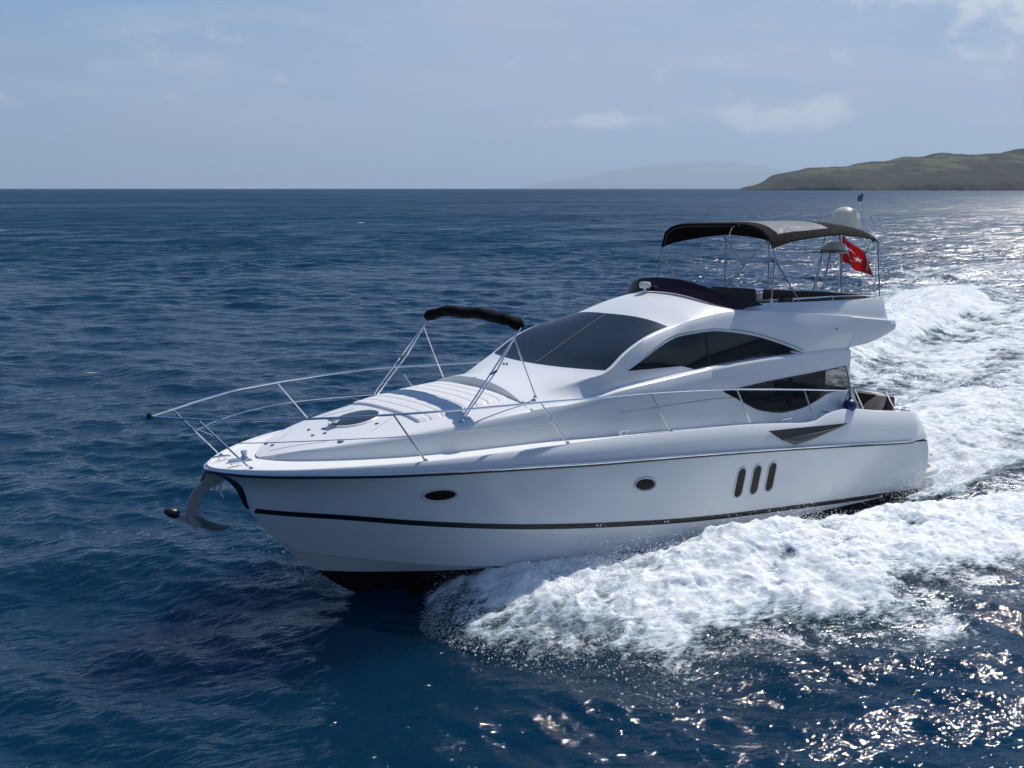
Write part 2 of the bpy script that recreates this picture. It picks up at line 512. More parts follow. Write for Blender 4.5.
def wake(x, y):
    bx, by = boat_xy(x, y)
    m1, h1 = bank(bx, by)
    m2, h2 = bank(bx, -by)
    h2 = h2 * (1 + 1.6 * sstep(-6, -24, bx)); m2 = m2 * (1 - 0.18 * sstep(-14, -3, bx))
    # churn behind the transom
    wdt = 2.3 + 0.17 * np.clip(-bx, 0, 80)
    cm = (1 - sstep(0.75, 1.1, np.abs(by) / wdt)) * sstep(0.6, -0.6, bx)
    hc = cm * (0.10 + 0.42 * np.exp(-((bx + 7.5) / 4.5)**2) * np.exp(-(by / 2.2)**2)) - 0.50 * np.exp(-((bx + 1.2) / 1.7)**2) * (1 - sstep(2.0, 3.0, np.abs(by)))
    # thin sheet thrown off the aft chine
    ch = np.exp(-((np.abs(by) - 2.45 - 0.06 * np.clip(2.5 - bx, 0, 9)) / 0.40)**2) * sstep(2.0, 0.6, bx) * sstep(-6, -1.0, bx) * 0.85
    # foam left between the starboard bank and the churn
    fill = 0.72 * sstep(1.0, -9, bx) * (by < 0) * (by > -np.interp(bx, BX, YO))
    far = 1 - sstep(-36, -50, bx)
    m = np.maximum.reduce([m1, m2 * 1.0, cm * 0.95, ch, fill]) * far
    h1, h2, hc = h1 * far, h2 * far, hc * far
    return m, h1 + h2 + hc + 0.12 * ch, bx, by


# --- foam patch meshes: the bank beside the hull and the trail behind
def foam_patch(bxs, bys_fn, n_t, seed, rough_amp, fscale, spacing):
    rows = np.linspace(0, 1, n_t)
    lo, hi = bys_fn(bxs)
    BXm = np.repeat(bxs[:, None], n_t, 1); BYm = lo[:, None] + (hi - lo)[:, None] * rows[None, :]
    jx = 0.3 * spacing * RNG.normal(size=BXm.shape)
    BXm = BXm + jx
    x, y = world_xy(BXm, BYm)
    m, hw, bx, by = wake(x, y)
    base = sea_height(x, y, np.full_like(x, 0.12)) * 0.6
    # streaks trail backwards and outwards
    sx, sy = bx * 0.94 + by * 0.34, by * 0.94 - bx * 0.34
    big = fbm(sx * 0.38 * fscale, sy * 0.75 * fscale, 4, 0.55, seed=seed)
    bil = fbm(sx * 0.85 * fscale, sy * 1.7 * fscale, 5, 0.58, seed=seed + 20, billow=True)
    fine = fbm(sx * 3.4 * fscale, sy * 6.2 * fscale, 4, 0.62, seed=seed + 40)
    lump = np.clip(m, 0, 1)
    z = base + hw * (1 + 0.42 * big) + lump * rough_amp * (0.55 * bil + 0.26 * fine + 0.42 * big)
    cut = m + 0.62 * big + 0.30 * bil + 0.40 * fine - 0.50
    z = z + np.clip(cut, -1, 0) * 0.45 + 0.03
    # sideways curl so that the crest is not a pure height field
    dxy = lump * rough_amp * 0.5
    x = x + dxy * fbm(sx * 2.3, sy * 2.3, 3, 0.6, seed=seed + 60); y = y + dxy * fbm(sx * 2.3, sy * 2.3, 3, 0.6, seed=seed + 80)
    nr, nc = x.shape
    idx = np.arange(nr * nc).reshape(nr, nc)
    F = np.stack([idx[:-1, :-1], idx[:-1, 1:], idx[1:, 1:], idx[1:, :-1]], -1).reshape(-1, 4)
    keep = (cut.ravel()[F].max(1) > -0.16)
    return np.stack([x, y, z], -1).reshape(-1, 3), F[keep], np.clip(cut, -0.3, 1).ravel()


def near_lim(bxs):
    return np.interp(bxs, BX, YI) - 0.5, np.interp(bxs, BX, YO) + 1.5


parts = []
b1 = np.linspace(13.5, -9.0, 780)
parts.append(foam_patch(b1, near_lim, 230, 300, 0.20, 1.0, 0.03))
b2 = -np.concatenate([np.linspace(-0.3, 12, 240), 12 + np.geomspace(0.06, 60, 330)])
parts.append(foam_patch(b2, lambda q: (-np.interp(q, BX, YO) - 1.0, np.minimum(np.interp(q, BX, YI) + 0.2 * (q < -9), np.interp(q, BX, YI)) - 0.3), 330, 500, 0.24, 0.62, 0.07))
b3 = np.linspace(3.8, -0.3, 120)
parts.append(foam_patch(b3, lambda q: (np.full_like(q, 2.1), np.interp(q, BX, YI) - 0.1), 50, 700, 0.16, 1.2, 0.03))
b4 = -np.concatenate([9 + np.geomspace(0.05, 55, 200)])
parts.append(foam_patch(b4, near_lim, 170, 800, 0.24, 0.7, 0.07))
b5 = np.linspace(12.9, 0.3, 240)
parts.append(foam_patch(b5, lambda q: (-np.interp(q, BX, YO) - 0.8, -np.interp(q, BX, YI) + 0.3), 90, 900, 0.20, 1.0, 0.06))

# foam material
m, k, p, out = material('sea_foam')
pos = k.add('ShaderNodeNewGeometry').outputs['Position']
at = k.add('ShaderNodeAttribute', attribute_name='thick').outputs['Fac']
wpos = k.mapping(k.mapping(pos, (1, 1, 1), (0, 0, -0.639 + 0.30)), (0.36, 1.5, 1))
n1 = k.noise(wpos, 2.2, 6, 0.65, 0.5); n2 = k.noise(wpos, 14.0, 5, 0.7, 0.3); n3 = k.noise(pos, 60.0, 3, 0.7)
thin = k.ss(k.m('ADD', k.m('ADD', k.m('MULTIPLY', at, 1.15), k.m('MULTIPLY', k.m('SUBTRACT', n1, 0.5), 0.9)), k.m('MULTIPLY', k.m('SUBTRACT', n2, 0.5), 1.1)), 0.08, 0.66)
k.put(p.inputs['Base Color'], k.mix(thin, (0.20, 0.30, 0.36), k.mix(k.ss(k.m('ADD', k.m('MULTIPLY', n1, 0.6), k.m('MULTIPLY', n2, 0.4)), 0.36, 0.58), (0.56, 0.615, 0.65), (0.80, 0.815, 0.82))))
k.put(p.inputs['Roughness'], k.ss(thin, 0, 1, 0.25, 0.8))
p.inputs['IOR'].default_value = 1.33
p.subsurface_method = 'BURLEY'; p.inputs['Subsurface Weight'].default_value = 1.0; p.inputs['Subsurface Radius'].default_value = (0.09, 0.10, 0.11); p.inputs['Subsurface Scale'].default_value = 1.0
hsum = k.m('ADD', k.m('MULTIPLY', n2, 1.0), k.m('MULTIPLY', n3, 0.45))
k.put(p.inputs['Normal'], k.bump(hsum, 0.5, 0.05))
holes = k.ss(k.m('ADD', k.m('ADD', k.m('MULTIPLY', at, 1.5), k.m('MULTIPLY', k.m('SUBTRACT', n2, 0.5), 1.5)), k.m('MULTIPLY', k.m('SUBTRACT', n3, 0.5), 1.0)), 0.06, 0.62)
tr = k.add('ShaderNodeBsdfTransparent'); mx = k.add('ShaderNodeMixShader')
k.put(mx.inputs[0], holes); k.l.new(tr.outputs[0], mx.inputs[1]); k.l.new(p.outputs[0], mx.inputs[2]); k.l.new(mx.outputs[0], out.inputs[0])
M['foam'] = m

Vs, Fs, Ts, off = [], [], [], 0
for V, F, T in parts:
    Vs.append(V); Fs.append(F + off); Ts.append(T); off += len(V)
Vs = np.concatenate(Vs); Fs = np.concatenate(Fs); Ts = np.concatenate(Ts)
used = np.zeros(len(Vs), bool); used[Fs.ravel()] = True
remap = np.cumsum(used) - 1
foam = np_mesh('wake_foam', Vs[used], remap[Fs], M['foam'])
a_ = foam.data.attributes.new('thick', 'FLOAT', 'POINT'); a_.data.foreach_set('value', Ts[used].astype(np.float32))
tag(foam, 'churned white foam thrown up along the hull and trailing behind the yacht', 'foam', kind='stuff')

# --- sea sheet: rings round the viewpoint, fine near, coarse at the horizon
rs = [0.0]
r = 1.2
while r < 85000:
    rs.append(r)
    r += 0.25 if r < 9 else (r * (0.0042 if r < 22 else 0.0030) if r < 140 else (r * 0.0048 if r < 420 else (r * 0.012 if r < 1500 else r * 0.06)))
rs = np.array(rs)
af = np.arange(-38, 38.001, 0.15); ab = np.arange(39.5, 321.9, 1.5)
angs = np.radians(np.concatenate([af, ab]))
nr, na = len(rs), len(angs)
Xg = rs[:, None] * np.sin(angs)[None]; Yg = rs[:, None] * np.cos(angs)[None]
sp_ang = np.concatenate([np.full(len(af), rad(0.15)), np.full(len(ab), rad(1.5))])
spacing = np.maximum(np.gradient(rs)[:, None], rs[:, None] * sp_ang[None])
H = sea_height(Xg, Yg, spacing)
near = rs < 400
wm, wh, wbx, wby = wake(Xg[near], Yg[near])
in_hull = (wbx > 0.2) & (wbx < 12.6) & (np.abs(wby) < 1.2)
flat = np.clip(wm, 0, 1)
H[near] = H[near] * (1 - 0.4 * flat) + wh * 0.9 - 0.06 * flat
# stationary bow crest outside the foam bank, diverging ripples
yo_ = np.interp(wbx, BX, YO)
q = (np.abs(wby) - yo_)
rip = np.exp(-((q - 0.7) / 0.55)**2) * 0.10 + (np.sin(q * 2.0 + 0.35 * wbx) * 0.060 + np.sin(q * 4.3 - 0.8 * wbx) * 0.022) * sstep(0.3, 1.8, q) * (1 - sstep(4, 10, q))
H[near] += rip * sstep(13.5, 9.5, wbx) * sstep(-45, -20, wbx)
H[near] = np.where(in_hull, np.minimum(H[near], -0.15), H[near])
foamA = np.zeros_like(H)
sx, sy = wbx * 0.94 + wby * 0.34, wby * 0.94 - wbx * 0.34
halo = np.exp(-np.clip(np.abs(wby) - yo_, 0, 50) / 1.5) * sstep(13.2, 11.0, wbx) * (np.abs(wby) > np.interp(wbx, BX, YI) * 0.6) * 0.70
aer = np.maximum(halo, np.clip(wm, 0, 1))
foamA[near] = aer
# a few whitecaps far out
for (cx, cy, L, Wd) in [(-84.6, 170, 3.4, 0.9), (-16.0, 44.0, 0.7, 0.16), (-15.6, 38.0, 0.35, 0.12), (62, 128, 3, .8), (45, 92, 1.2, 0.4), (66, 152, 2, 0.5), (30, 120, 1, .4), (-30, 210, 1.6, .8)]:
    d = ((Xg - cx) / L)**2 + ((Yg - cy) / Wd)**2
    foamA = np.maximum(foamA, 1.25 * np.exp(-d))
idx = np.arange(nr * na).reshape(nr, na)
jn = np.roll(np.arange(na), -1)
Fq = np.stack([idx[:-1, :], idx[1:, :], idx[1:, :][:, jn], idx[:-1, :][:, jn]], -1).reshape(-1, 4)
Fq = Fq[na:]                                       # drop the degenerate centre ring
fan = np.stack([idx[1, :], idx[1, :][jn], np.zeros(na, int)], -1)

m, k, p, out = material('sea_water')
pos = k.add('ShaderNodeNewGeometry').outputs['Position']
foam_a = k.add('ShaderNodeAttribute', attribute_name='foam').outputs['Fac']
spz = k.add('ShaderNodeSeparateXYZ'); k.l.new(pos, spz.inputs[0])
dist = k.m('SQRT', k.m('ADD', k.m('MULTIPLY', spz.outputs[0], spz.outputs[0]), k.m('MULTIPLY', spz.outputs[1], spz.outputs[1])))
rp = k.mapping(pos, (1, 1, 1), (0, 0, rad(-20)))
b_a = k.noise(k.mapping(rp, (0.85, 1.6, 1)), 2.6, 4, 0.62, 0.4)
b_b = k.noise(k.mapping(rp, (0.7, 1.4, 1)), 0.5, 4, 0.6, 0.5)
b_c = k.noise(k.mapping(rp, (0.8, 1.2, 1)), 9.0, 3, 0.6, 0.2)
b_d = k.noise(k.mapping(rp, (0.6, 1.3, 1)), 0.06, 4, 0.6, 0.3)
nrm = k.bump(b_c, 0.50, 0.018)
nrm = k.bump(b_a, 0.75, 0.075, nrm)
b_e = k.noise(k.mapping(rp, (0.6, 1.25, 1), loc=(7, 3, 0)), 1.25, 3, 0.6, 0.3)
nrm = k.bump(b_e, 0.55, 0.16, nrm)
nrm = k.bump(b_b, 0.50, 0.34, nrm)
farf = k.ss(dist, 40, 400)
nb = k.add('ShaderNodeBump'); nb.inputs['Distance'].default_value = 3.0
k.put(nb.inputs['Strength'], k.m('MULTIPLY', farf, 0.30)); k.put(nb.inputs['Height'], b_d); k.l.new(nrm, nb.inputs['Normal'])
nrm = nb.outputs[0]
# lacy foam film
vor = k.add('ShaderNodeTexVoronoi', feature='DISTANCE_TO_EDGE')
k.put(vor.inputs['Vector'], k.mapping(pos, (1, 1, 0.3))); vor.inputs['Scale'].default_value = 3.0
fn1 = k.noise(pos, 1.1, 6, 0.68, 0.6); fn2 = k.noise(pos, 11.0, 4, 0.7)
lace = k.m('ADD', k.m('MULTIPLY', k.m('SUBTRACT', fn1, 0.5), 1.7), k.m('MULTIPLY', k.m('SUBTRACT', fn2, 0.5), 1.2))
fm = k.ss(k.m('ADD', foam_a, lace), 0.62, 1.05)
patch = k.noise(pos, 0.05, 3, 0.5)
deep = k.mix(patch, (0.0003, 0.0165, 0.041), (0.0005, 0.0255, 0.055))
aerc = k.mix(k.m('MULTIPLY', k.ss(foam_a, 0.28, 0.85), 0.8), deep, (0.032, 0.058, 0.078))
k.put(p.inputs['Base Color'], k.mix(fm, aerc, (0.80, 0.84, 0.86)))
nz = k.add('ShaderNodeTexNoise'); k.put(nz.inputs['Vector'], k.mapping(rp, (0.7, 1.0, 1))); nz.inputs['Scale'].default_value = 1.7; nz.inputs['Detail'].default_value = 2.0
vs1 = k.add('ShaderNodeVectorMath', operation='SUBTRACT'); k.l.new(nz.outputs['Color'], vs1.inputs[0]); vs1.inputs[1].default_value = (0.5, 0.5, 0.5)
kk = k.m('MULTIPLY', k.ss(dist, 40, 300), 0.30)
cb = k.add('ShaderNodeCombineXYZ'); k.put(cb.inputs[0], kk); k.put(cb.inputs[1], kk); k.put(cb.inputs[2], 0.0)
vs2 = k.add('ShaderNodeVectorMath', operation='MULTIPLY'); k.l.new(vs1.outputs[0], vs2.inputs[0]); k.l.new(cb.outputs[0], vs2.inputs[1])
inc = k.add('ShaderNodeNewGeometry').outputs['Incoming']
vsi = k.add('ShaderNodeVectorMath', operation='SCALE'); k.l.new(inc, vsi.inputs[0]); gust = k.m('ADD', k.m('MULTIPLY', k.noise(k.mapping(rp, (0.5, 1.0, 1)), 0.11, 5, 0.65, 0.4), 0.6), k.m('MULTIPLY', k.noise(k.mapping(rp, (0.4, 1.0, 1)), 0.012, 4, 0.6, 0.4), 0.4))
k.put(vsi.inputs['Scale'], k.m('MULTIPLY', k.ss(dist, 15, 160, 0.0, 0.24), k.ss(gust, 0.34, 0.66, 0.45, 1.65)))
vsa = k.add('ShaderNodeVectorMath', operation='ADD'); k.l.new(nrm, vsa.inputs[0]); k.l.new(vsi.outputs[0], vsa.inputs[1])
vs3 = k.add('ShaderNodeVectorMath', operation='ADD'); k.l.new(vsa.outputs[0], vs3.inputs[0]); k.l.new(vs2.outputs[0], vs3.inputs[1])
vs4 = k.add('ShaderNodeVectorMath', operation='NORMALIZE'); k.l.new(vs3.outputs[0], vs4.inputs[0]); nrm = vs4.outputs[0]
k.put(p.inputs['Roughness'], k.m('ADD', k.m('ADD', k.ss(dist, 12, 60, 0.05, 0.16), k.ss(dist, 50, 350, 0.0, 0.13)), k.m('MULTIPLY', fm, 0.6)))
p.inputs['IOR'].default_value = 1.333
k.l.new(nrm, p.inputs['Normal'])
p.subsurface_method = 'BURLEY'
k.put(p.inputs['Subsurface Weight'], k.m('SUBTRACT', 1.0, fm)); p.inputs['Subsurface Radius'].default_value = (3.2, 5.6, 6.6); p.inputs['Subsurface Scale'].default_value = 1.0
M['water'] = m
P3 = np.stack([Xg, Yg, H], -1).reshape(-1, 3)
sea = np_mesh('water', P3, Fq, M['water'])
a_ = sea.data.attributes.new('foam', 'FLOAT', 'POINT'); a_.data.foreach_set('value', foamA.ravel().astype(np.float32))
tag(sea, kind='structure')


# --- hills
def hill(name, x0, x1, y0, depth, ridge, seed, mat, nx=260, ny=90, rough=0.12):
    u = np.linspace(0, 1, nx); v = np.linspace(0, 1, ny)
    X = x0 + (x1 - x0) * u[:, None] + 0 * v[None]
    rz = np.array([ridge(q) for q in X[:, 0]])
    hmax = rz.max()
    dsc = 0.08 + 0.92 * sstep(0.0, 0.8, rz / hmax)
    Y = y0 + depth * ((v[None] - 0.5) * dsc[:, None] + 0.5)
    cliff = 0.16
    prof = np.where(v < 0.03, v / 0.03 * cliff, cliff + (1 - cliff) * np.sin(np.clip((v - 0.03) / 0.62, 0, 1) * np.pi / 2)**0.9)
    prof = prof * np.where(v > 0.75, np.cos((v - 0.75) / 0.25 * np.pi / 2), 1)
    # the coast bends so that bays and gullies show
    bay = fbm(X / (x1 - x0) * 9, Y * 0 + 3.3, 4, 0.5, seed=seed) * depth * 0.06
    n = fbm(X / hmax * 0.55, Y / hmax * 0.4, 6, 0.55, seed=seed + 5)
    gul = np.abs(fbm(X / hmax * 0.9, Y / hmax * 0.25, 4, 0.5, seed=seed + 9))
    Z = rz[:, None] * prof[None] * (1 + rough * n * 1.1 - 0.28 * (0.4 - gul) * np.sin(np.clip(v, 0, 0.9) / 0.9 * np.pi)[None])
    Z = Z + hmax * 0.02 * n * (prof[None] > 0.1)
    Z[:, 0] = -3; Z[:, -1] = -3
    Z = np.where(rz[:, None] < hmax * 0.004, -3, Z)
    idx = np.arange(nx * ny).reshape(nx, ny)
    F = np.stack([idx[:-1, :-1], idx[1:, :-1], idx[1:, 1:], idx[:-1, 1:]], -1).reshape(-1, 4)
    o = np_mesh(name, np.stack([X, Y + bay, Z], -1).reshape(-1, 3), F, mat)
    return tag(o, kind='structure')


m, k, p, out = material('headland_scrub')
pos = k.add('ShaderNodeNewGeometry').outputs['Position']
spz = k.add('ShaderNodeSeparateXYZ'); k.l.new(pos, spz.inputs[0])
n1 = k.noise(k.mapping(pos, (1, 0.5, 2.2)), 0.0085, 6, 0.6, 0.6); n2 = k.noise(pos, 0.045, 6, 0.75)
n3 = k.noise(k.mapping(pos, (1, 1, 3)), 0.0034, 3, 0.5)
meadow = k.m('MULTIPLY', k.ss(k.m('ADD', n1, k.m('MULTIPLY', n3, 0.7)), 0.80, 0.96), k.ss(spz.outputs[2], 32, 80))
c0 = k.mix(n2, (0.006, 0.009, 0.006), (0.022, 0.024, 0.015))
c0 = k.mix(meadow, c0, k.mix(n2, (0.060, 0.078, 0.034), (0.105, 0.108, 0.055)))
cl = k.m('MULTIPLY', k.ss(k.m('ADD', spz.outputs[2], k.m('MULTIPLY', n1, 30)), 45, 12), k.ss(n2, 0.35, 0.7))
k.put(p.inputs['Base Color'], k.mix(cl, c0, (0.060, 0.048, 0.042)))
p.inputs['Roughness'].default_value = 0.95
k.put(p.inputs['Normal'], k.bump(k.noise(pos, 0.06, 6, 0.75), 1.0, 9.0))
M['hill'] = m
D1 = 3200.0; PXM = D1 / 1058.0


def sc_ridge(px_pts, dist):
    s = dist / 1058.0
    return interp([((px - 512) * s, max(0.01, (188.4 - py) * s)) for px, py in px_pts])


rd = sc_ridge([(738, 188.4), (741, 186.6), (752, 183.6), (763, 180.6), (785, 172), (803, 168), (820, 165), (840, 164.2), (858, 163.5), (885, 159.5), (915, 156),
               (953, 151), (978, 148.9), (1000, 149.4), (1024, 149.3), (1060, 146), (1120, 140), (1200, 138), (1300, 150)], D1 + 780)
hill('hills', (737 - 512) * (D1 + 780) / 1058, 2600, D1, 1560, rd, 33, M['hill'], 420, 110)
m, k, p, out = material('far_island_scrub')
pos = k.add('ShaderNodeNewGeometry').outputs['Position']
k.put(p.inputs['Base Color'], k.mix(k.noise(pos, 0.002, 5, 0.6), (0.05, 0.07, 0.04), (0.12, 0.12, 0.08)))
p.inputs['Roughness'].default_value = 0.95
D2 = 80000.0
ri = sc_ridge([(512, 188.4), (530, 185.5), (552, 180), (580, 178), (610, 171), (640, 166), (665, 162), (700, 160), (735, 160.5), (760, 163), (800, 169), (850, 174), (920, 180), (960, 188)], D2 + 1500)
hill('hills', 0.0, (965 - 512) * (D2 + 1500) / 1058, D2, 8000, ri, 71, m, 220, 50, 0.05)

# --- air
m = bpy.data.materials.new('pale_haze'); m.use_nodes = True
k = NT(m.node_tree); k.n.clear(); out = k.add('ShaderNodeOutputMaterial')
pv = k.add('ShaderNodeVolumePrincipled'); pv.inputs['Color'].default_value = (0.66, 0.84, 1.0, 1)
pv.inputs['Density'].default_value = 2.6e-5; pv.inputs['Anisotropy'].default_value = 0.2
k.l.new(pv.outputs[0], out.inputs['Volume'])
hz = MB().box((-95000, -95000, -6), (95000, 95000, 2800)).build('haze', m, smooth=False)
tag(hz, kind='stuff')


# ================================================================== MOTOR YACHT
yacht = bpy.data.objects.new('motor_yacht', None); COL.objects.link(yacht)
yacht.matrix_world = MW
tag(yacht, 'white flybridge motor yacht speeding over the blue sea with black sunshades', 'yacht')


def Y0(x, Bm=2.36, n=4.0, mm=0.72, xs=8.0, xe=15.9):
    t = min(max((x - xs) / (xe - xs), 0), 1)
    y = Bm * (1 - t**n)**mm
    if x < xs: y = Bm - 0.13 * ((xs - x) / 8)**2
    return y


z_rub = interp([(-1, 1.32), (0, 1.40), (0.5, 1.43), (4.7, 1.73), (7.86, 1.92), (10, 2.03), (11.5, 2.115), (12.7, 2.165), (13.9, 2.19), (14.6, 2.2), (15.7, 2.185), (15.95, 2.19)])
z_str = interp([(-1, 0.2), (0, 0.26), (4.5, 0.51), (8.1, 0.75), (9.9, 0.94), (11.4, 1.11), (13.2, 1.33), (14.17, 1.44), (15.25, 1.48)])
z_chi = interp([(-1, -0.16), (0, -0.15), (5, -0.05), (8, 0.10), (10, 0.25), (11.5, 0.37), (12.4, 0.46), (13.6, 0.61), (14.65, 0.76)])
z_keel = interp([(-1, -0.8), (0, -0.82), (5, -0.9), (8, -0.95), (11, -0.82), (12.2, -0.62), (12.8, -0.43), (13.57, -0.11), (14.07, 0.28), (14.62, 0.73)])
xstem = interp([(0.28, 14.07), (0.73, 14.62), (0.98, 14.86), (1.44, 15.22), (1.51, 15.27), (2.07, 15.68), (2.19, 15.90)])
x_tr = interp([(-1, 0.5), (0.0, 0.12), (0.34, -0.06), (0.7, -0.24), (1.02, -0.26), (1.63, -0.02), (2.1, 0.24), (2.5, 0.4)])

NU = 78
us = np.concatenate([(np.arange(NU) / (NU - 1))**1.7])


def hull_level(t):
    """t: 0 rub .. 1 stripe .. 2 chine .. ; returns list of points bow->stern"""
    pts = []
    if t <= 1:
        n, mm, Bm = lerp(4.0, 3.4, t), lerp(0.72, 0.86, t), lerp(2.36, 2.30, t)
        xs_ = lerp(15.9, 15.22, t); zf = lambda x, a=t: lerp(z_rub(x), z_str(min(x, 15.25)), a)
        xs_ = xstem(zf(xs_))
    else:
        a = t - 1
        n, mm, Bm = lerp(3.4, 2.6, a), lerp(0.86, 0.92, a), lerp(2.30, 2.13, a)
        zf = lambda x, a=a: lerp(z_str(x), z_chi(min(x, 14.65)), a)
        xs_ = xstem(zf(lerp(15.22, 14.62, a)))
    xe = x_tr(zf(0.0))
    for u in us:
        x = xs_ + (xe + 0.22 - xs_) * u
        pts.append((x, Y0(x, Bm, n, mm, 8.0, xs_), zf(x)))
    yb = pts[-1][1]; zb = pts[-1][2]
    for ddx, ddy in ((0.10, 0.025), (0.035, 0.085), (0.0, 0.19), (-0.02, 0.5), (-0.05, yb)):
        pts.append((xe + ddx, yb - ddy, zb))
    return pts


levels = [hull_level(t) for t in (0, 0.2, 0.4, 0.6, 0.8, 1.0, 1.25, 1.5, 1.75, 2.0)]
chin = [(x - 0.0, max(0, y - 0.075 * min(1, y / 0.4)), z - 0.004) for x, y, z in levels[-1]]
keel = []
for i, (x, y, z) in enumerate(chin):
    keel.append((x, 0.0, min(z_keel(x), z)))
bot = [[tuple(np.array(a) * (1 - w) + np.array(b) * w) for a, b in zip(chin, keel)] for w in (0.0, 0.33, 0.66, 1.0)]
hb_ = MB().grid(levels + bot).mirror()
hull = hb_.build('hull', M['hull'], yacht, angle=30)

LV = np.array(levels)                              # level, station, xyz


def hull_y(x, z):
    ys, zs = [], []
    for L in LV:
        o_ = np.argsort(L[:NU, 0]); ys.append(np.interp(x, L[:NU, 0][o_], L[:NU, 1][o_])); zs.append(np.interp(x, L[:NU, 0][o_], L[:NU, 2][o_]))
    o_ = np.argsort(zs); return float(np.interp(z, np.array(zs)[o_], np.array(ys)[o_]))


# boot stripe on the topsides
for s in (1, -1):
    sb = MB(); rows = []
    for dz in (0.050, 0.032, 0.014, 0.0, -0.014, -0.028, -0.042):
        row = []
        for x in np.linspace(15.19, 0.2, 220):
            z = z_str(x) + dz
            row.append((x, s * (hull_y(x, z) + 0.006), z))
        rows.append(row)
    sb.grid(rows).build('boot_stripe', M['rubber'], hull)

# toe (deck edge), bulwark
z_toe = interp([(-0.2, 2.05), (0.2, 2.07), (1.5, 2.19), (3.42, 2.36), (3.6, 2.34), (4.1, 2.22), (4.3, 2.21), (5.0, 2.26), (6.1, 2.335), (7.45, 2.385), (9.9, 2.42), (11.5, 2.41), (12.9, 2.38), (14.4, 2.335), (15.0, 2.30), (15.5, 2.27), (15.8, 2.25)])


def toe_y(x): return max(0.0, Y0(x, 2.36, 4.0, 0.72, 8.0, 15.9) - 0.17 * max(0.02, z_toe(x) - z_rub(x)) - 0.004)


bw = MB(); rowA, rowB, rowC, rowD, rowE, rowF = [], [], [], [], [], []
for u in us:
    x = 15.88 + (0.45 - 15.88) * u
    xt = min(x, 15.84) if x > 15 else x
    yr = Y0(x, 2.36, 4, 0.72, 8, 15.9); ty = toe_y(xt)
    zt = z_toe(xt)
    wdt = 0.075 * min(1, ty / 0.3)
    rowA.append((x, yr - 0.004 * min(1, yr / .1), z_rub(x) + 0.03)); rowB.append((xt, lerp(yr, ty, 0.45) + 0.01, lerp(z_rub(x), zt, 0.55)))
    rowC.append((xt, ty, zt - 0.012)); rowD.append((xt, max(0, ty - 0.014), zt)); rowE.append((xt - 0.02, max(0, ty - wdt), zt)); rowF.append((xt - 0.03, max(0, ty - wdt - 0.01), zt - 0.06))
for r_, ax_ in ((rowA, 15.895), (rowB, 15.885), (rowC, 15.875), (rowD, 15.862), (rowE, 15.79), (rowF, 15.78)): r_.insert(0, (ax_, 0.0, r_[0][2]))
xe = 0.24
for r_, dzx in ((rowA, -0.36), (rowB, -0.17), (rowC, -0.02), (rowD, 0.0), (rowE, 0.06), (rowF, 0.06)):
    yb, zb = r_[-1][1], r_[-1][2]; r_ += [(xe + dzx + 0.10, yb - 0.03, zb), (xe + dzx + 0.03, yb - 0.09, zb), (xe + dzx, yb - 0.2, zb), (xe + dzx - 0.02, yb - 0.6, zb), (xe + dzx - .05, 0, zb)]
bw.grid([rowA, rowB, rowC, rowD, rowE, rowF]).mirror().build('bulwark', M['gelcoat'], yacht)

# rub rail: black rubber with a bright steel cap
rr_ = MB(); cap_ = MB()
path = [(x, Y0(x, 2.36, 4, 0.72, 8, 15.9) + 0.006, z_rub(x)) for x in [15.9 + (0.62 - 15.9) * u for u in us]]
path[0] = (15.905, 0.0, path[0][2])
full = [(a, -b, c) for a, b, c in path[::-1]] + path[1:]
rr_.tube(full, 0.026, 8)
rail_rub = rr_.build('rub_rail', M['rubber'], yacht)
cap_.tube([(a + 0.016 * smooth01(15.0, 15.85, a), b + 0.016 * max(-1, min(1, b * 2.5)), c + 0.026) for a, b, c in full], 0.019, 8)
cap_.build('rail_trim', M['chrome'], rail_rub)


# deck: walkways and foredeck floor
def walk_z(x): return z_toe(x) - 0.03


def Ry(x): return Y0(x, 1.75, 4, 0.72, 8, 15.1) * (1 if x < 15.1 else 0) + 0.13 * (1 - smooth01(8.2, 11.0, x)) if x < 15.1 else 0.0


R_z = interp([(15.15, 2.29), (14.9, 2.385), (14.04, 2.555), (13.25, 2.66), (11.65, 2.85), (9.74, 3.06), (9.14, 3.17), (7.81, 3.325), (7.4, 3.37), (6.6, 3.44), (4.35, 3.56), (3.3, 3.59), (2.5, 3.59)])
dk = MB(); rows = [[(15.83, 0.0, walk_z(15.8) + 0.03 * (1 - q * q)) for q in np.linspace(1, 0, 9)]]
for u in us:
    x = 15.80 + (3.5 - 15.80) * u
    ty = max(0, toe_y(x) - 0.06); zz = walk_z(x)
    rows.append([(x, ty * q, zz + 0.03 * (1 - q * q)) for q in np.linspace(1, 0, 9)])
dk.grid(rows).mirror().build('side_deck', M['deck'], yacht)

# trunk / foredeck
XR = 11.0


def T_z(x, y):
    ry = max(Ry(x), 0.05); q = min(1, abs(y) / ry)
    return R_z(x) + 0.22 * (1 - q**3) * smooth01(15.1, 11.7, x)


fd = MB(); rows = []
for x in np.concatenate([15.09 - (15.09 - 14.2) * np.linspace(0, 1, 26)**1.8, np.linspace(14.15, 10.93, 41)]):
    ry = Ry(x); bz = walk_z(x) - 0.01
    prof = [(x, ry + 0.05 * min(1, ry / .3), bz), (x, ry + 0.02, lerp(bz, R_z(x), 0.75)), (x, ry, R_z(x) - 0.025), (x, ry - 0.025 * min(1, ry), R_z(x) + 0.004)]
    for q in np.linspace(0.97, 0, 16): prof.append((x, ry * q, T_z(x, ry * q) + 0.003))
    rows.append(prof)
fd.grid(rows).mirror()
foredeck = fd.build('foredeck', M['gelcoat'], yacht, angle=50)

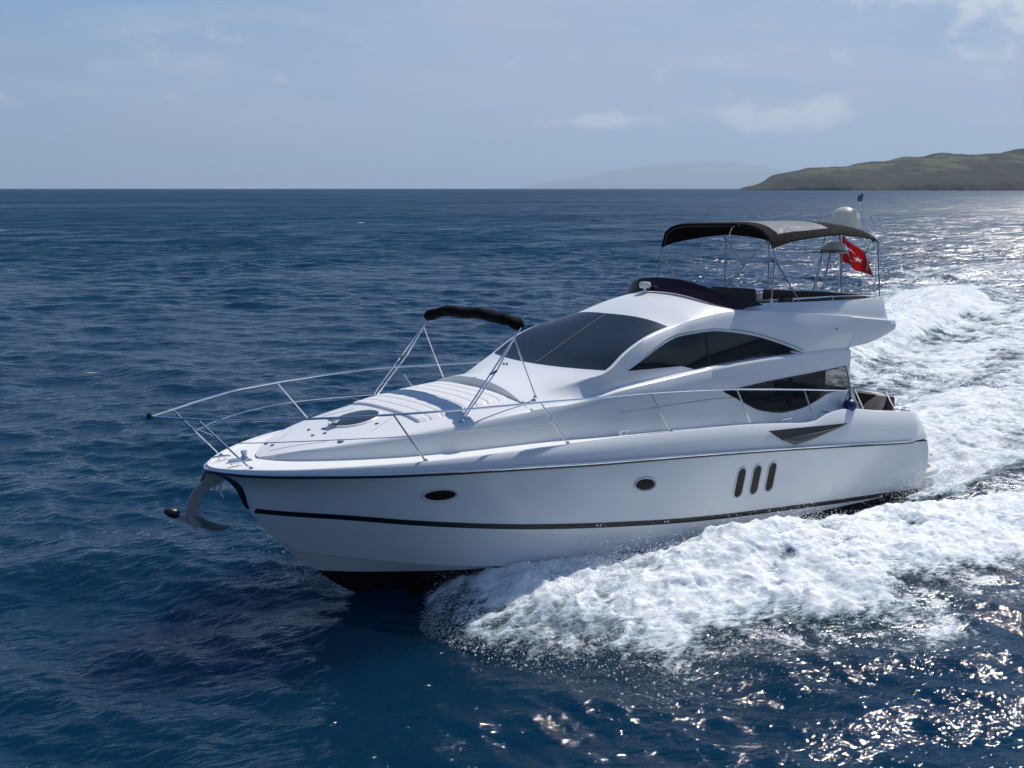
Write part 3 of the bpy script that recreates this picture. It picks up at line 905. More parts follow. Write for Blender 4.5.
# ---------------- deckhouse
E_y = interp([(10.98, 1.20), (10.3, 1.32), (9.8, 1.55), (9.35, 1.74), (8.9, 1.71), (8.41, 1.65), (7.95, 1.58), (7.52, 1.52), (7.0, 1.54), (6.5, 1.55), (5.6, 1.60), (4.9, 1.66), (4.16, 1.77), (2.5, 1.85), (0.9, 1.86)])
E_z = interp([(10.98, 3.12), (10.3, 3.19), (9.8, 3.34), (9.35, 3.49), (8.9, 3.78), (8.41, 4.00), (7.95, 4.12), (7.52, 4.195), (7.0, 4.32), (6.5, 4.40), (5.6, 4.45), (4.9, 4.43), (4.16, 4.39), (2.5, 4.27), (0.9, 4.14)])
C_z = interp([(10.98, 3.30), (10.4, 3.35), (9.95, 3.40), (9.62, 3.475), (9.0, 3.78), (8.4, 4.085), (7.8, 4.37), (7.3, 4.56), (6.98, 4.66), (6.4, 4.78), (5.6, 4.83)])


def ledge(x): return 0.16 * smooth01(10.6, 9.2, x) * smooth01(4.1, 5.2, x)


def Rys(x): return (Ry(x) if x > 4.5 else Ry(4.5)) + 0.05 * smooth01(10.6, 9.0, x) * smooth01(2.6, 4.2, x)


def wall_pt(x, w):
    """upper wall, w 0 at the ledge .. 1 at the roof edge"""
    y0 = Rys(x) - ledge(x) - 0.034; z0 = R_z(x) + 0.015; y1, z1 = E_y(x), E_z(x)
    bul = 0.05 * smooth01(9.5, 8.0, x)
    return (x, lerp(y0, y1, w) + bul * math.sin(math.pi * w), lerp(z0, z1, w))


def cap_pt(x, t):
    y1, z1 = E_y(x), E_z(x); zc = C_z(x)
    pw = 2.4
    return (x, y1 * t, z1 + (zc - z1) * (1 - abs(t)**pw))


def low_prof(x, z):
    ry = Rys(x); bz = walk_z(x) - 0.01; R_ = R_z(x)
    return float(np.interp(z, [bz, lerp(bz, R_, 0.75), R_ - 0.025, R_ + 0.002], [ry + 0.051, ry + 0.021, ry + 0.001, ry - 0.022]))


def in_poly(px, pz, poly):
    c = False; n = len(poly)
    for i in range(n):
        x1, y1 = poly[i]; x2, y2 = poly[i - 1]
        if (y1 > pz) != (y2 > pz) and px < (x2 - x1) * (pz - y1) / (y2 - y1) + x1: c = not c
    return c


def side_rows(xs_, with_cap):
    rows = []
    for x in xs_:
        ry = Rys(x); bz = walk_z(x) - 0.01
        prof = [(x, ry + 0.051, bz), (x, ry + 0.021, lerp(bz, R_z(x), 0.75)), (x, ry + 0.001, R_z(x) - 0.025), (x, ry - 0.022 * min(1, ry), R_z(x) + 0.002)]
        prof.append((x, ry - 0.024 - ledge(x), R_z(x) + 0.012))
        for w in np.linspace(0, 1, 9): prof.append(wall_pt(x, w))
        if with_cap:
            for t in np.linspace(0.975, 0, 18): prof.append(cap_pt(x, t))
        rows.append(prof)
    return rows


dh = MB()
XW = 6.9                                           # abaft this the lower wall carries the saloon window opening
dh.grid(side_rows(np.concatenate([np.linspace(10.98, 9.0, 26), np.linspace(8.9, XW, 24)]), True))
dh.grid([r_[3:] for r_ in side_rows(np.linspace(XW, 5.62, 18), True)])
dh.grid([r_[3:] for r_ in side_rows(np.linspace(5.62, 2.56, 30), False)])
topl = dense_open([(6.60, 2.975), (5.24, 3.085), (2.70, 3.235)], 8)
lowl = catmull([(2.70, 3.235), (2.60, 2.99), (2.565, 2.745), (3.27, 2.70), (3.62, 2.60), (4.08, 2.475), (4.55, 2.425), (4.9, 2.42), (5.3, 2.475), (5.65, 2.56), (6.18, 2.79), (6.60, 2.975)], 4)[:-1]
SALOON = topl[:-1] + [tuple(q) for q in lowl]
hole = [(4.5 + (a - 4.5) * 0.985, 2.86 + (b - 2.86) * 0.93) for a, b in SALOON]
gx = np.linspace(XW, 2.56, 150); gw = np.linspace(0, 1, 44); vv, ff = [], []
for x in gx:
    bz = walk_z(x) - 0.01
    for w in gw:
        z = lerp(bz, R_z(x) + 0.002, w); vv.append((x, low_prof(x, z), z))
for i in range(len(gx) - 1):
    for j in range(len(gw) - 1):
        a = i * len(gw) + j; cx = 0.5 * (vv[a][0] + vv[a + len(gw) + 1][0]); cz = 0.5 * (vv[a][2] + vv[a + len(gw) + 1][2])
        if not in_poly(cx, cz, hole): ff.append((a, a + 1, a + len(gw) + 1, a + len(gw)))
dh.add(vv, ff)
# front face of the raised coach roof, above the sunpad
rows = []
for e in [wall_pt(10.98, w) for w in np.linspace(0, 1, 7)] + [cap_pt(10.98, t) for t in np.linspace(0.975, 0, 16)]:
    rows.append([e, (10.985, e[1], min(e[2], T_z(10.98, e[1])) - 0.03)])
dh.grid(rows)
dh.mirror()
house = dh.build('deckhouse', M['gelcoat'], yacht, angle=68)


def surf_patch(name, outline, yfun, mat, parent, off=0.004, thick=0.012, rings=7, sides=(1, -1), center=None):
    """panel following the surface y=yfun(x,z); outline in (x,z), star-shaped about its centre"""
    mb = MB(); O = np.array(outline, float); c = np.array(center) if center is not None else O.mean(0)
    rows = []
    for q in np.linspace(0.0, 1, rings + 1)[1:]:
        P = c + (O - c) * q
        rows.append([(a, yfun(a, b) + off, b) for a, b in P])
    n = len(O)
    rows.append([(a, yfun(a, b) + off - thick, b) for a, b in O])
    mb.grid(rows, closed=True)
    mb.add([(c[0], yfun(*c) + off, c[1])] + rows[0], [(0, 1 + j, 1 + (j + 1) % n) for j in range(n)])
    obs = []
    for s in sides:
        m2 = MB(); m2.v = [(x, y * s, z) for x, y, z in mb.v]; m2.f = list(mb.f)
        obs.append(m2.build(name, mat, parent))
    return obs


def dense(poly, n=6, closed=True):
    out = []; P = [np.array(q, float) for q in poly]
    for i in range(len(P)):
        a, b = P[i], P[(i + 1) % len(P)]
        for s in range(n): out.append(tuple(a + (b - a) * s / n))
    return out


def wall_y(x, z):
    z0 = R_z(x) + 0.015; z1 = E_z(x); w = min(max((z - z0) / (z1 - z0), 0), 1)
    return wall_pt(x, w)[1]


def low_y(x, z):
    return low_prof(x, z) + 0.002


# upper side windows
top = catmull([(8.86, 3.475), (8.17, 3.80), (7.59, 3.995), (6.79, 4.085), (6.31, 4.075), (5.54, 3.975), (4.84, 3.805), (4.14, 3.575)], 6)
low = dense([(4.14, 3.575), (5.6, 3.525), (7.12, 3.40), (7.50, 3.485), (8.86, 3.475)], 6)[:-6]
outl = [tuple(q) for q in top[:-1]] + low
for w_ in surf_patch('side_window', outl, wall_y, M['black_glass'], house, center=(6.7, 3.7)):
    s = 1 if w_.data.vertices[0].co.y > 0 else -1
    mu = MB(); mu.tube([(6.80, s * (wall_y(6.80, z) + 0.006), z) for z in np.linspace(3.45, 4.07, 8)], 0.016, 6)
    mu.build('window_mullion', M['rubber'], w_)
# eyebrow moulding over the window
for s in (1, -1):
    MB().tube([(x, s * (wall_y(x, z + 0.05) + 0.004), z + 0.055) for x, z in [tuple(q) for q in top][4:]], 0.010, 6).build('window_brow', M['seam'], house)

# lower saloon windows
surf_patch('saloon_window', SALOON, low_prof, M['saloon_glass'], house, off=0.008, center=(4.5, 2.85))
# what shows through the saloon glass
MB().box((2.6, -1.80, 1.70), (6.8, 1.80, 1.74)).build('saloon_floor', M['teak'], house, smooth=False)
sf = MB(); sf.box((3.6, 0.75, 1.74), (6.3, 1.62, 2.20), 0.08); sf.box((3.6, 1.40, 2.12), (6.3, 1.70, 2.58), 0.09)
for q in (3.75, 4.6, 5.45): sf.box((q, 1.24, 2.2), (q + 0.7, 1.44, 2.62), 0.08)
sf.build('saloon_sofa', M['cream'], house)
st_ = MB(); st_.box((3.2, -1.66, 1.74), (6.2, -1.0, 2.40), 0.05); st_.build('galley_unit', M['brown'], house)
MB().box((4.26, 1.66, 2.45), (4.34, 1.74, 3.16), 0.012).build('window_pillar', M['rubber'], house)

# windscreen: follows the roof surface
glass = MB(); rows = []
for t in np.linspace(0.955, -0.955, 41):
    xb = 9.30 + 0.30 * (1 - abs(t)**2.2); xt_ = 7.62 + 0.20 * (1 - abs(t)**2.0)
    row = []
    for w in np.linspace(0, 1, 18):
        q = cap_pt(lerp(xb, xt_, w), t); row.append((q[0] + 0.004, q[1], q[2] + 0.007))
    rows.append(row)
glass.grid(rows)
wsc = glass.build('windscreen', M['screen'], house)
mu = MB()
for t in (0.0,):
    mu.tube([(cap_pt(x, t)[0] + 0.004, 0.0, cap_pt(x, t)[2] + 0.008) for x in np.linspace(9.6, 7.83, 14)], 0.014, 6)
mu.build('window_mullion', M['grey_plastic'], wsc)
# thin panel seams along the house side
SEAMS = [[(9.2, 2.78), (8.4, 2.81), (7.6, 2.83), (6.9, 2.85), (6.3, 2.83)], [(9.4, 3.07), (8.6, 3.08), (7.6, 3.07), (6.75, 3.01)]]
for s in (1, -1):
    for q_ in SEAMS: MB().tube([(x, s * (low_y(x, z) + 0.001), z) for x, z in q_], 0.005, 5).build('panel_seam', M['seam'], house)
# aft bulkhead with dark doors
bk = MB(); bk.box((2.50, -1.84, 1.3), (2.57, -1.25, 3.56)); bk.box((2.50, 1.25, 1.3), (2.57, 1.84, 2.75)); bk.box((2.50, -1.25, 3.2), (2.57, 1.84, 3.56))
bk.build('aft_bulkhead', M['gelcoat'], house, smooth=False)
MB().box((2.52, -1.247, 1.32), (2.54, 1.247, 3.197)).build('saloon_door', M['saloon_glass'], house, smooth=False)
for y in (-0.66, -0.56):
    q = cap_pt(9.83, y / E_y(9.83)); MB().lathe([(0, 0.035), (0.02, 0.032), (0.024, 0.0)], (9.83, y, q[2]), 10).build('washer_nozzle', M['grey_plastic'], house)

# ---------------- flybridge
zb_w = interp([(4.4, 3.56), (2.6, 3.585), (1.7, 3.70), (0.96, 3.92)])
zt_f = interp([(5.7, 4.50), (5.2, 4.545), (4.8, 4.575), (3.5, 4.60), (2.2, 4.615), (1.3, 4.62), (1.15, 4.60)])
FZ = 3.86
fl = MB(); rows = []
for x in np.linspace(2.58, 0.97, 16):              # aft wing sides and underside
    yy = E_y(x)
    rows.append([(x, 0, zb_w(x) + 0.02), (x, yy - 0.25, zb_w(x) + 0.0), (x, yy + 0.0, zb_w(x) + 0.03), (x, yy + 0.02, lerp(zb_w(x), E_z(x), 0.5)), (x, yy, E_z(x) - 0.02), (x, yy - 0.02, E_z(x))])
fl.grid(rows)
e = rows[-1]; fl.add(e + [(0.97, 0, E_z(0.97))], [(0, 1, 2, 3, 4, 5, 6)])
rows = []                                          # coaming
for x in np.linspace(5.75, 1.20, 40):
    yy = E_y(x); zt = zt_f(x); k_ = smooth01(5.75, 5.0, x)
    yo_c = min(yy - 0.02 - 0.09 * k_, 1.74)
    aft = 0.0 if x > 1.6 else 0.0
    rows.append([(x, yy - 0.02, E_z(x)), (x, yo_c + 0.015, E_z(x) + 0.012), (x - 0.0, yo_c - 0.035, zt - 0.04), (x, yo_c - 0.065, zt), (x, yo_c - 0.16, zt), (x, yo_c - 0.19, zt - 0.04), (x, yo_c - 0.20, FZ), (x, 0, FZ)])
# aft end slopes
fl.grid(rows)
lst = rows[-1]
fl.add([lst[0], lst[1], lst[2], lst[3], lst[4], lst[5], lst[6], (1.10, lst[1][1], E_z(1.1) + 0.006), (1.10, lst[4][1], E_z(1.1) + 0.006)], [(1, 2, 3, 7), (3, 4, 8, 7), (4, 5, 6, 8)])
# front coaming under the tinted screen: inside wall
rows = []
for t in np.linspace(1, 0, 16):
    q = cap_pt(5.64, t); rows.append([q, (5.60, q[1] * 0.97, FZ)])
fl.grid(rows)
fl.add([(0.97, 1.84, E_z(0.97)), (0.97, 0, E_z(0.97)), (1.3, 0, E_z(0.97) + 0.01), (1.3, 1.84, E_z(0.97) + 0.01)], [(0, 1, 2, 3)])
fl.mirror()
fly = fl.build('flybridge', M['gelcoat'], yacht, angle=35)

# tinted wrap-around wind deflector
path = catmull([(5.15, 1.63, 4.60), (5.55, 1.60, 4.61), (5.9, 1.50, 4.66), (6.25, 1.22, 4.74), (6.42, 0.8, 4.80), (6.48, 0.4, 4.825), (6.5, 0, 4.83)], 6)
hh = catmull([(5.15, 0.02), (5.55, 0.15), (5.9, 0.24), (6.25, 0.27), (6.42, 0.28), (6.48, 0.28), (6.5, 0.28)], 6)
rows = []
for q, h_ in zip(path, hh):
    h_ = h_[1]
    x, y, z = q
    zs = cap_pt(x, min(0.97, y / E_y(x)))[2] if x > 5.62 else zt_f(x)
    zz = min(z, zs + 0.02) - 0.01
    back = 0.35 * h_
    rows.append([(x, y, zz), (x - back * 0.5, y * (1 - 0.02), zz + h_ * 0.5), (x - back, y * (1 - 0.05), zz + h_), (x - back - 0.012, y * (1 - 0.05) - 0.005, zz + h_), (x - 0.015, y * 0.985, zz)])
MB().grid(rows).mirror().build('wind_deflector', M['acrylic'], fly)

# flybridge furniture
fs = MB()
fs.box((1.45, -1.45, FZ), (2.0, 1.35, FZ + 0.45), 0.06); fs.box((1.9, 0.86, FZ), (3.9, 1.40, FZ + 0.45), 0.06)
fs.box((1.36, -1.45, FZ + 0.4), (1.56, 1.40, FZ + 0.86), 0.06); fs.box((1.4, 1.28, FZ + 0.4), (4.35, 1.45, FZ + 0.84), 0.06)
fs.box((2.2, -1.45, FZ), (4.0, -0.95, FZ + 0.45), 0.06); fs.box((2.2, -1.48, FZ + 0.4), (4.0, -1.32, FZ + 0.84), 0.06)
fs.build('lounge_seat', M['brown'], fly)
hs = MB(); hs.box((4.55, -0.35, FZ), (5.1, 0.9, FZ + 0.5), 0.05); hs.box((4.45, -0.35, FZ + 0.45), (4.62, 0.9, FZ + 0.98), 0.06)
hs.build('helm_seat', M['brown'], fly)
hc = MB(); hc.box((5.2, -0.9, FZ), (5.62, 1.1, FZ + 0.78), 0.08); hc.build('helm_console', M['gelcoat'], fly)
wh_ = MB(); wh_.tube([(5.12 + 0.08 * math.sin(a), 0.25 + 0.19 * math.cos(a), FZ + 0.75 + 0.16 * math.sin(a)) for a in np.linspace(0, 2 * math.pi, 25)], 0.015, 6)
wh_.build('steering_wheel', M['rubber'], fly)
tb = MB(); tb.box((2.3, -0.5, FZ + 0.62), (3.4, 0.5, FZ + 0.66), 0.015); tb.tube([(2.85, 0, FZ), (2.85, 0, FZ + 0.62)], 0.05, 10); tb.build('table', M['teak'], fly)
fr = MB()
for s in (1, -1):
    fr.tube([(4.2, s * 1.60, 4.66), (3.0, s * 1.60, 4.69), (1.6, s * 1.60, 4.70), (1.25, s * 1.55, 4.69), (1.22, s * 1.3, 4.69)], 0.014, 7)
    for x in (4.2, 2.9, 1.6): fr.tube([(x, s * 1.60, 4.58), (x, s * 1.60, 4.69)], 0.012, 6)
fr.tube([(1.22, -1.3, 4.69), (1.22, 1.3, 4.69)], 0.014, 7)
for y in (-1.3, -0.5, 0.4, 1.3): fr.tube([(1.22, y, 4.12), (1.22, y, 4.69)], 0.012, 6)
fr.build('grab_rail', M['chrome'], fly)
# small mushroom aerial on the roof
an = MB(); zz = cap_pt(6.62, -0.2 / E_y(6.62))[2] - 0.01
an.tube([(6.62, -0.22, zz - 0.02), (6.62, -0.22, zz + 0.13)], 0.035, 12)
an.lathe([(0.0, 0.10), (0.085, 0.105), (0.115, 0.13), (0.12, 0.19), (0.10, 0.225), (0.0, 0.235)], (6.62, -0.22, zz), 18)
an.build('roof_aerial', M['white_plastic'], yacht)
# navigation light on the wing
MB().lathe([(0.0, 0.03), (0.02, 0.028), (0.03, 0.0)], (3.1, 1.885, 4.02), 10).build('side_light', M['grey_plastic'], fly)

# ---------------- flybridge bimini
bim = bpy.data.objects.new('flybridge_bimini', None); COL.objects.link(bim); bim.parent = yacht


def arch(xe, ze, rise, half, t, lean=0.0):
    yy = half * math.sin(t * math.pi / 2) if False else half * t
    q = abs(t)
    return (xe + lean * (1 - q**3), yy, ze + rise * ((1 - q**3.6)**0.75 if t > 0 else (1 - q**8.0)**0.45))


bows = [(4.86, 5.68, 0.50, 1.57, -0.12), (4.72, 5.73, 0.48, 1.56, -0.1), (4.2, 5.84, 0.40, 1.55, 0), (3.5, 5.93, 0.32, 1.54, 0), (2.77, 6.00, 0.29, 1.54, 0), (2.2, 5.98, 0.29, 1.53, 0), (1.65, 5.94, 0.29, 1.52, 0), (1.32, 5.88, 0.31, 1.50, 0.05), (1.2, 5.84, 0.30, 1.49, 0.08)]
ts = np.linspace(-1, 1, 41)
P_ = np.array([[arch(*b_, t) if False else arch(b_[0], b_[1], b_[2], b_[3], t, b_[4]) for t in ts] for b_ in bows])
# refine along the length
rows = []
for j in range(len(ts)): rows.append(catmull([tuple(P_[i, j]) for i in range(len(bows))], 5))
rows = np.array(rows)                              # t, s, xyz
ns_ = rows.shape[1]


def canopy_piece(t0, t1, s0, s1, name, mat, drop=0.02):
    mb = MB(); sub = rows[t0:t1 + 1, s0:s1 + 1]
    top_ = [[tuple(q) for q in r_] for r_ in sub]; und = [[(q[0], q[1] * 0.995, q[2] - drop) for q in r_] for r_ in sub]
    mb.grid(top_)
    mb.grid(und)
    mb.grid([top_[0], und[0]]); mb.grid([top_[-1], und[-1]])
    mb.grid([[r_[0] for r_ in top_], [r_[0] for r_ in und]]); mb.grid([[r_[-1] for r_ in top_], [r_[-1] for r_ in und]])
    return mb.build(name, mat, bim)


canopy_piece(0, 40, 0, 7, 'canopy', M['black_canvas'])
canopy_piece(0, 2, 7, 19, 'canopy', M['black_canvas'])
canopy_piece(38, 40, 7, 19, 'canopy', M['black_canvas'])
canopy_piece(2, 38, 7, 19, 'canopy_panel', M['grey_canvas'], 0.012)
rows[:, :, 2] -= 0.02
canopy_piece(2, 38, 7, 19, 'canopy_lining', M['black_canvas'], 0.01)
rows[:, :, 2] += 0.02
canopy_piece(0, 40, 19, ns_ - 1, 'canopy', M['black_canvas'])
for (i, rr) in ((0, .016), (4, .016), (7, .016)):
    b_ = bows[i]
    for_t = np.linspace(-1, 1, 41)
    MB().tube([(q[0] - 0.05 + 0.1 * (i > 5), q[1] * 0.98, q[2] - 0.04) for q in [arch(b_[0], b_[1], b_[2], b_[3], t, b_[4]) for t in for_t]], rr, 8).build('canopy_bow', M['chrome'] if i == 4 else M['rubber'], bim)
for s in (1, -1):
    sets = [([(4.86, 1.56, 5.68), (4.83, 1.60, 5.50), (4.92, 1.63, 4.60)], 'leg'), ([(4.80, 1.56, 5.48), (4.02, 1.60, 4.62)], 'strut'), ([(1.27, 1.50, 5.86), (1.17, 1.56, 4.66)], 'leg')]
    if s < 0:
        sets += [([(2.77, 1.54, 5.96), (2.72, 1.57, 4.66)], 'leg'), ([(1.40, 1.50, 5.86), (2.72, 1.57, 4.72)], 'strut'), ([(2.70, 1.54, 5.80), (2.10, 1.54, 5.25)], 'strut')]
    for path, nm in sets:
        MB().tube([(x, y * s, z) for x, y, z in path], 0.015, 8).build(nm, M['dark_steel'], bim)
    f_ = MB(); f_.tube([(4.92, 1.63 * s, 4.52), (4.92, 1.63 * s, 4.68)], 0.03, 10); f_.build('deck_socket', M['white_plastic'], bim)

# ---------------- mast with radar domes, behind the bimini
mast = bpy.data.objects.new('radar_mast', None); COL.objects.link(mast); mast.parent = yacht
mm_ = MB()
for y, ty in ((0.32, 0.26), (-0.32, -0.26)):
    mm_.tube([(0.98, y * 1.5, 4.15), (0.85, ty, 5.58), (0.84, ty * .7, 6.12)], 0.022, 8)
mm_.tube([(1.25, 0.0, 4.15), (0.9, 0.0, 5.58)], 0.02, 8)
mm_.box((0.60, -0.02, 6.10), (1.04, 0.60, 6.13), 0.012)
mm_.box((0.62, -0.42, 5.585), (1.15, 0.32, 5.615), 0.012)
mm_.tube([(0.84, -0.19, 6.0), (0.84, 0.19, 6.0)], 0.018, 6)
mm_.build('mast_frame', M['dark_steel'], mast)
pr = [(0.0, 0.0), (0.24, 0.0), (0.30, 0.03), (0.325, 0.10), (0.325, 0.22)] + [(0.325 * math.cos(a), 0.22 + 0.31 * math.sin(a)) for a in np.linspace(0.1, math.pi / 2, 12)]
MB().lathe(pr, (0.82, 0.29, 6.13), 32).build('satellite_dome', M['radome'], mast)
pr = [(0.0, 0.0), (0.27, 0.0), (0.305, 0.03), (0.305, 0.06)] + [(0.30 * math.cos(a), 0.06 + 0.19 * math.sin(a)) for a in np.linspace(0.05, math.pi / 2, 10)]
rdm = MB().lathe(pr, (0.9, 0.10, 5.615), 28).build('radar_dome', M['radome'], mast)
MB().lathe([(0.27, 0.004), (0.312, 0.012), (0.312, 0.05), (0.30, 0.055)], (0.9, 0.10, 5.615), 28).build('dome_base', M['grey_plastic'], rdm)
wp = MB(); wp.tube([(0.6, 0.52, 6.12), (0.6, 0.51, 6.78)], 0.012, 6); wp.build('mast_pole', M['chrome'], mast)
lt = MB(); lt.lathe([(0, 0), (0.05, 0), (0.06, 0.03), (0.06, 0.10), (0.05, 0.14), (0, 0.15)], (0.6, 0.51, 6.78), 14); lt.lathe([(0, 0), (0.03, 0), (0.03, 0.09), (0, 0.1)], (0.6, 0.56, 6.87), 10)
lt.build('anchor_light', M['grey_plastic'], mast)
MB().tube([(0.45, 0.70, 5.2), (0.43, 0.72, 6.45)], [0.008, 0.004], 6).build('whip_aerial', M['white_plastic'], mast)
MB().tube([(0.42, 1.0, 4.2), (0.46, 0.96, 4.7), (0.40, 0.9, 5.5), (0.38, 0.82, 5.95)], 0.008, 6).build('stay_wire', M['chrome'], mast)

# ---------------- foredeck bimini, furled
fb = bpy.data.objects.new('foredeck_bimini', None); COL.objects.link(fb); fb.parent = yacht
rc = MB(); rows = []
N_ = 64
for i in range(N_ + 1):
    t = -1 + 2 * i / N_
    cx, cy, cz = 11.05 + 0.02 * math.sin(3 * t), 1.43 * t, 4.33 + 0.13 * (1 - abs(t)**3) + 0.012 * math.sin(9 * t)
    row = []
    for j in range(16):
        a = 2 * math.pi * j / 16
        rad_ = 0.118 * (1 + 0.04 * math.sin(5 * a + 11 * t) + 0.035 * math.sin(23 * t + 2 * a)) * (1 if abs(t) < 0.97 else 0.75) * (0.72 if abs(abs(t) - 0.80) < 0.02 else 1)
        row.append((cx + 1.1 * rad_ * math.cos(a), cy, cz + 0.85 * rad_ * math.sin(a)))
    rows.append(row)
o0 = len(rc.v); rc.grid(rows, closed=True); rc.f.append(tuple(range(16))[::-1]); rc.f.append(tuple(N_ * 16 + j for j in range(16)))
rc.build('furled_canvas', M['black_canvas'], fb, angle=60)
for s in (1, -1):
    MB().tube([(12.24, 1.47 * s, 2.86), (11.62, 1.45 * s, 3.60), (11.02, 1.42 * s, 4.30)], 0.016, 8).build('leg', M['chrome'], fb)
    MB().tube([(12.16, 1.45 * s, 2.87), (11.50, 1.43 * s, 3.62), (11.08, 1.41 * s, 4.24)], 0.014, 8).build('leg', M['chrome'], fb)
    MB().tube([(11.16, 1.42 * s, 4.13), (10.70, 1.43 * s, 3.13)], 0.013, 8).build('strut', M['chrome'], fb)
    MB().lathe([(0.0, 0.03), (0.035, 0.03), (0.05, 0.0)], (12.22, 1.46 * s, T_z(12.22, 1.46)), 12).build('deck_socket', M['chrome'], fb)
    MB().lathe([(0.0, 0.03), (0.03, 0.03), (0.04, 0.0)], (10.70, 1.43 * s, 3.10), 12).build('deck_socket', M['chrome'], fb)
    MB().tube([(11.66, 1.455 * s, 3.56), (11.52, 1.435 * s, 3.60)], 0.022, 8).build('clamp', M['grey_plastic'], fb)

# ---------------- foredeck fittings
pad = MB(); rows = []
xs_p = np.linspace(11.06, 12.86, 110)
for x in xs_p:
    hw = min(1.18, Ry(x) - 0.34); row = []
    gx = (x - 11.06) / 0.225; groove = 0.016 * math.exp(-((gx - round(gx)) / 0.075)**2)
    endr = 0.045 * (1 - min(1, min(x - 11.06, 12.86 - x) / 0.06))**2
    for t in np.linspace(-1, 1, 41):
        y = hw * t; er = 0.045 * max(0, (abs(t) - 0.95) / 0.05)**2
        row.append((x, y, T_z(x, y) + 0.045 - groove - endr - er))
    rows.append(row)
pad.grid(rows).build('sunpad', M['pad'], foredeck, angle=60)
hz_ = T_z(13.35, 0) + 0.0
ht = MB(); ht.lathe([(0.44, -0.05), (0.44, 0.015), (0.42, 0.03), (0.39, 0.026)], (13.37, 0.0, hz_), 40)
ht.v = [(x, y, z + T_z(x, y) - hz_) for x, y, z in ht.v]
hatch = ht.build('deck_hatch', M['white_plastic'], foredeck)
gl_ = MB().lathe([(0.405, 0.024), (0.25, 0.036), (0.0, 0.040)], (13.37, 0.0, hz_), 40); gl_.v = [(x, y, z + T_z(x, y) - hz_) for x, y, z in gl_.v]
gl_.build('hatch_glass', M['hatch_glass'], hatch)
hg = MB(); hg.box((13.70, -0.12, hz_ - 0.02), (13.82, 0.12, hz_ + 0.05), 0.015); hg.build('hatch_hinge', M['chrome'], hatch)
for (x, y) in [(14.07, -0.27), (14.18, 0.1), (14.02, 0.21), (13.92, -0.05), (14.78, -0.35), (14.76, -0.15), (13.3, 0.62)]:
    MB().lathe([(0.0, 0.018), (0.028, 0.015), (0.034, 0.0)], (x, y, T_z(x, y) + 0.003), 12).build('deck_fitting', M['grey_plastic'], foredeck)
fl_ = MB(); fl_.lathe([(0.0, 0.02), (0.045, 0.018), (0.06, 0.0)], (14.05, 0.82, T_z(14.05, 0.82) + 0.002), 18); fl_.build('filler_cap', M['chrome'], foredeck)
z3 = lambda x, y: T_z(x, y) + 0.004
for a_, b_ in (((13.05, 0.62), (13.55, 0.86)), ((13.05, -0.62), (13.55, -0.86)), ((14.9, 0.05), (14.2, 0.62)), ((14.9, -0.05), (14.2, -0.62))):
    MB().tube([(lerp(a_[0], b_[0], q), lerp(a_[1], b_[1], q), z3(lerp(a_[0], b_[0], q), lerp(a_[1], b_[1], q))) for q in np.linspace(0, 1, 8)], 0.005, 5).build('locker_seam', M['seam'], foredeck)
# windlass, cleats
wl = MB(); wl.lathe([(0.0, 0.16), (0.05, 0.16), (0.055, 0.12), (0.035, 0.09), (0.07, 0.04), (0.09, 0.0)], (15.30, 0.0, walk_z(15.3) + 0.02), 20); wl.box((15.2, -0.12, walk_z(15.3)), (15.52, 0.12, walk_z(15.3) + 0.05), 0.02)
wl.build('windlass', M['chrome'], yacht)


def cleat(x, y, z):
    c = MB(); c.tube([(x - 0.14, y, z + 0.075), (x - 0.07, y, z + 0.085), (x + 0.07, y, z + 0.085), (x + 0.14, y, z + 0.075)], [0.012, 0.02, 0.02, 0.012], 8)
    c.tube([(x - 0.05, y, z), (x - 0.05, y, z + 0.08)], 0.018, 8); c.tube([(x + 0.05, y, z), (x + 0.05, y, z + 0.08)], 0.018, 8)
    return c.build('cleat', M['chrome'], yacht)


for s in (1, -1):
    cleat(15.56, 0.26 * s, walk_z(15.5)); cleat(9.3, 2.13 * s, z_toe(9.3)); cleat(4.95, 2.17 * s, z_toe(4.95)); cleat(0.75, 2.05 * s, z_toe(0.75))

# stem plate and bow roller
sp_ = MB(); rows = []
for z in np.linspace(2.12, 1.50, 14):
    x = xstem(z); wv = lerp(0.24, 0.05, (2.12 - z) / 0.62); row = []
    for t in np.linspace(-1, 1, 9):
        y = wv * t; xx = x - 0.0
        # find station where hull half width equals |y|
        xs2 = np.linspace(x, x - 0.9, 60); yy = [hull_y(a, z) for a in xs2]
        xi = float(np.interp(abs(y), yy, xs2)) if abs(y) > 0.001 else x
        row.append((xi + 0.012, y * 1.02, z))
    rows.append(row)
sp_.grid(rows).build('stem_plate', M['rubber'], hull)
br = MB()
for y in (0.075, -0.075): br.add([(15.55, y, 2.18), (15.55, y, 2.06), (15.86, y, 1.93), (15.99, y, 2.02), (15.92, y, 2.15)] + [(15.55, y * 0.8, 2.18), (15.55, y * 0.8, 2.06), (15.86, y * 0.8, 1.93), (15.99, y * 0.8, 2.02), (15.92, y * 0.8, 2.15)],
                                 [(0, 1, 2, 3, 4), (9, 8, 7, 6, 5), (0, 5, 6, 1), (1, 6, 7, 2), (2, 7, 8, 3), (3, 8, 9, 4), (4, 9, 5, 0)])
br.tube([(15.88, -0.09, 2.03), (15.88, 0.09, 2.03)], 0.045, 12)
br.build('bow_roller', M['galv'], yacht)

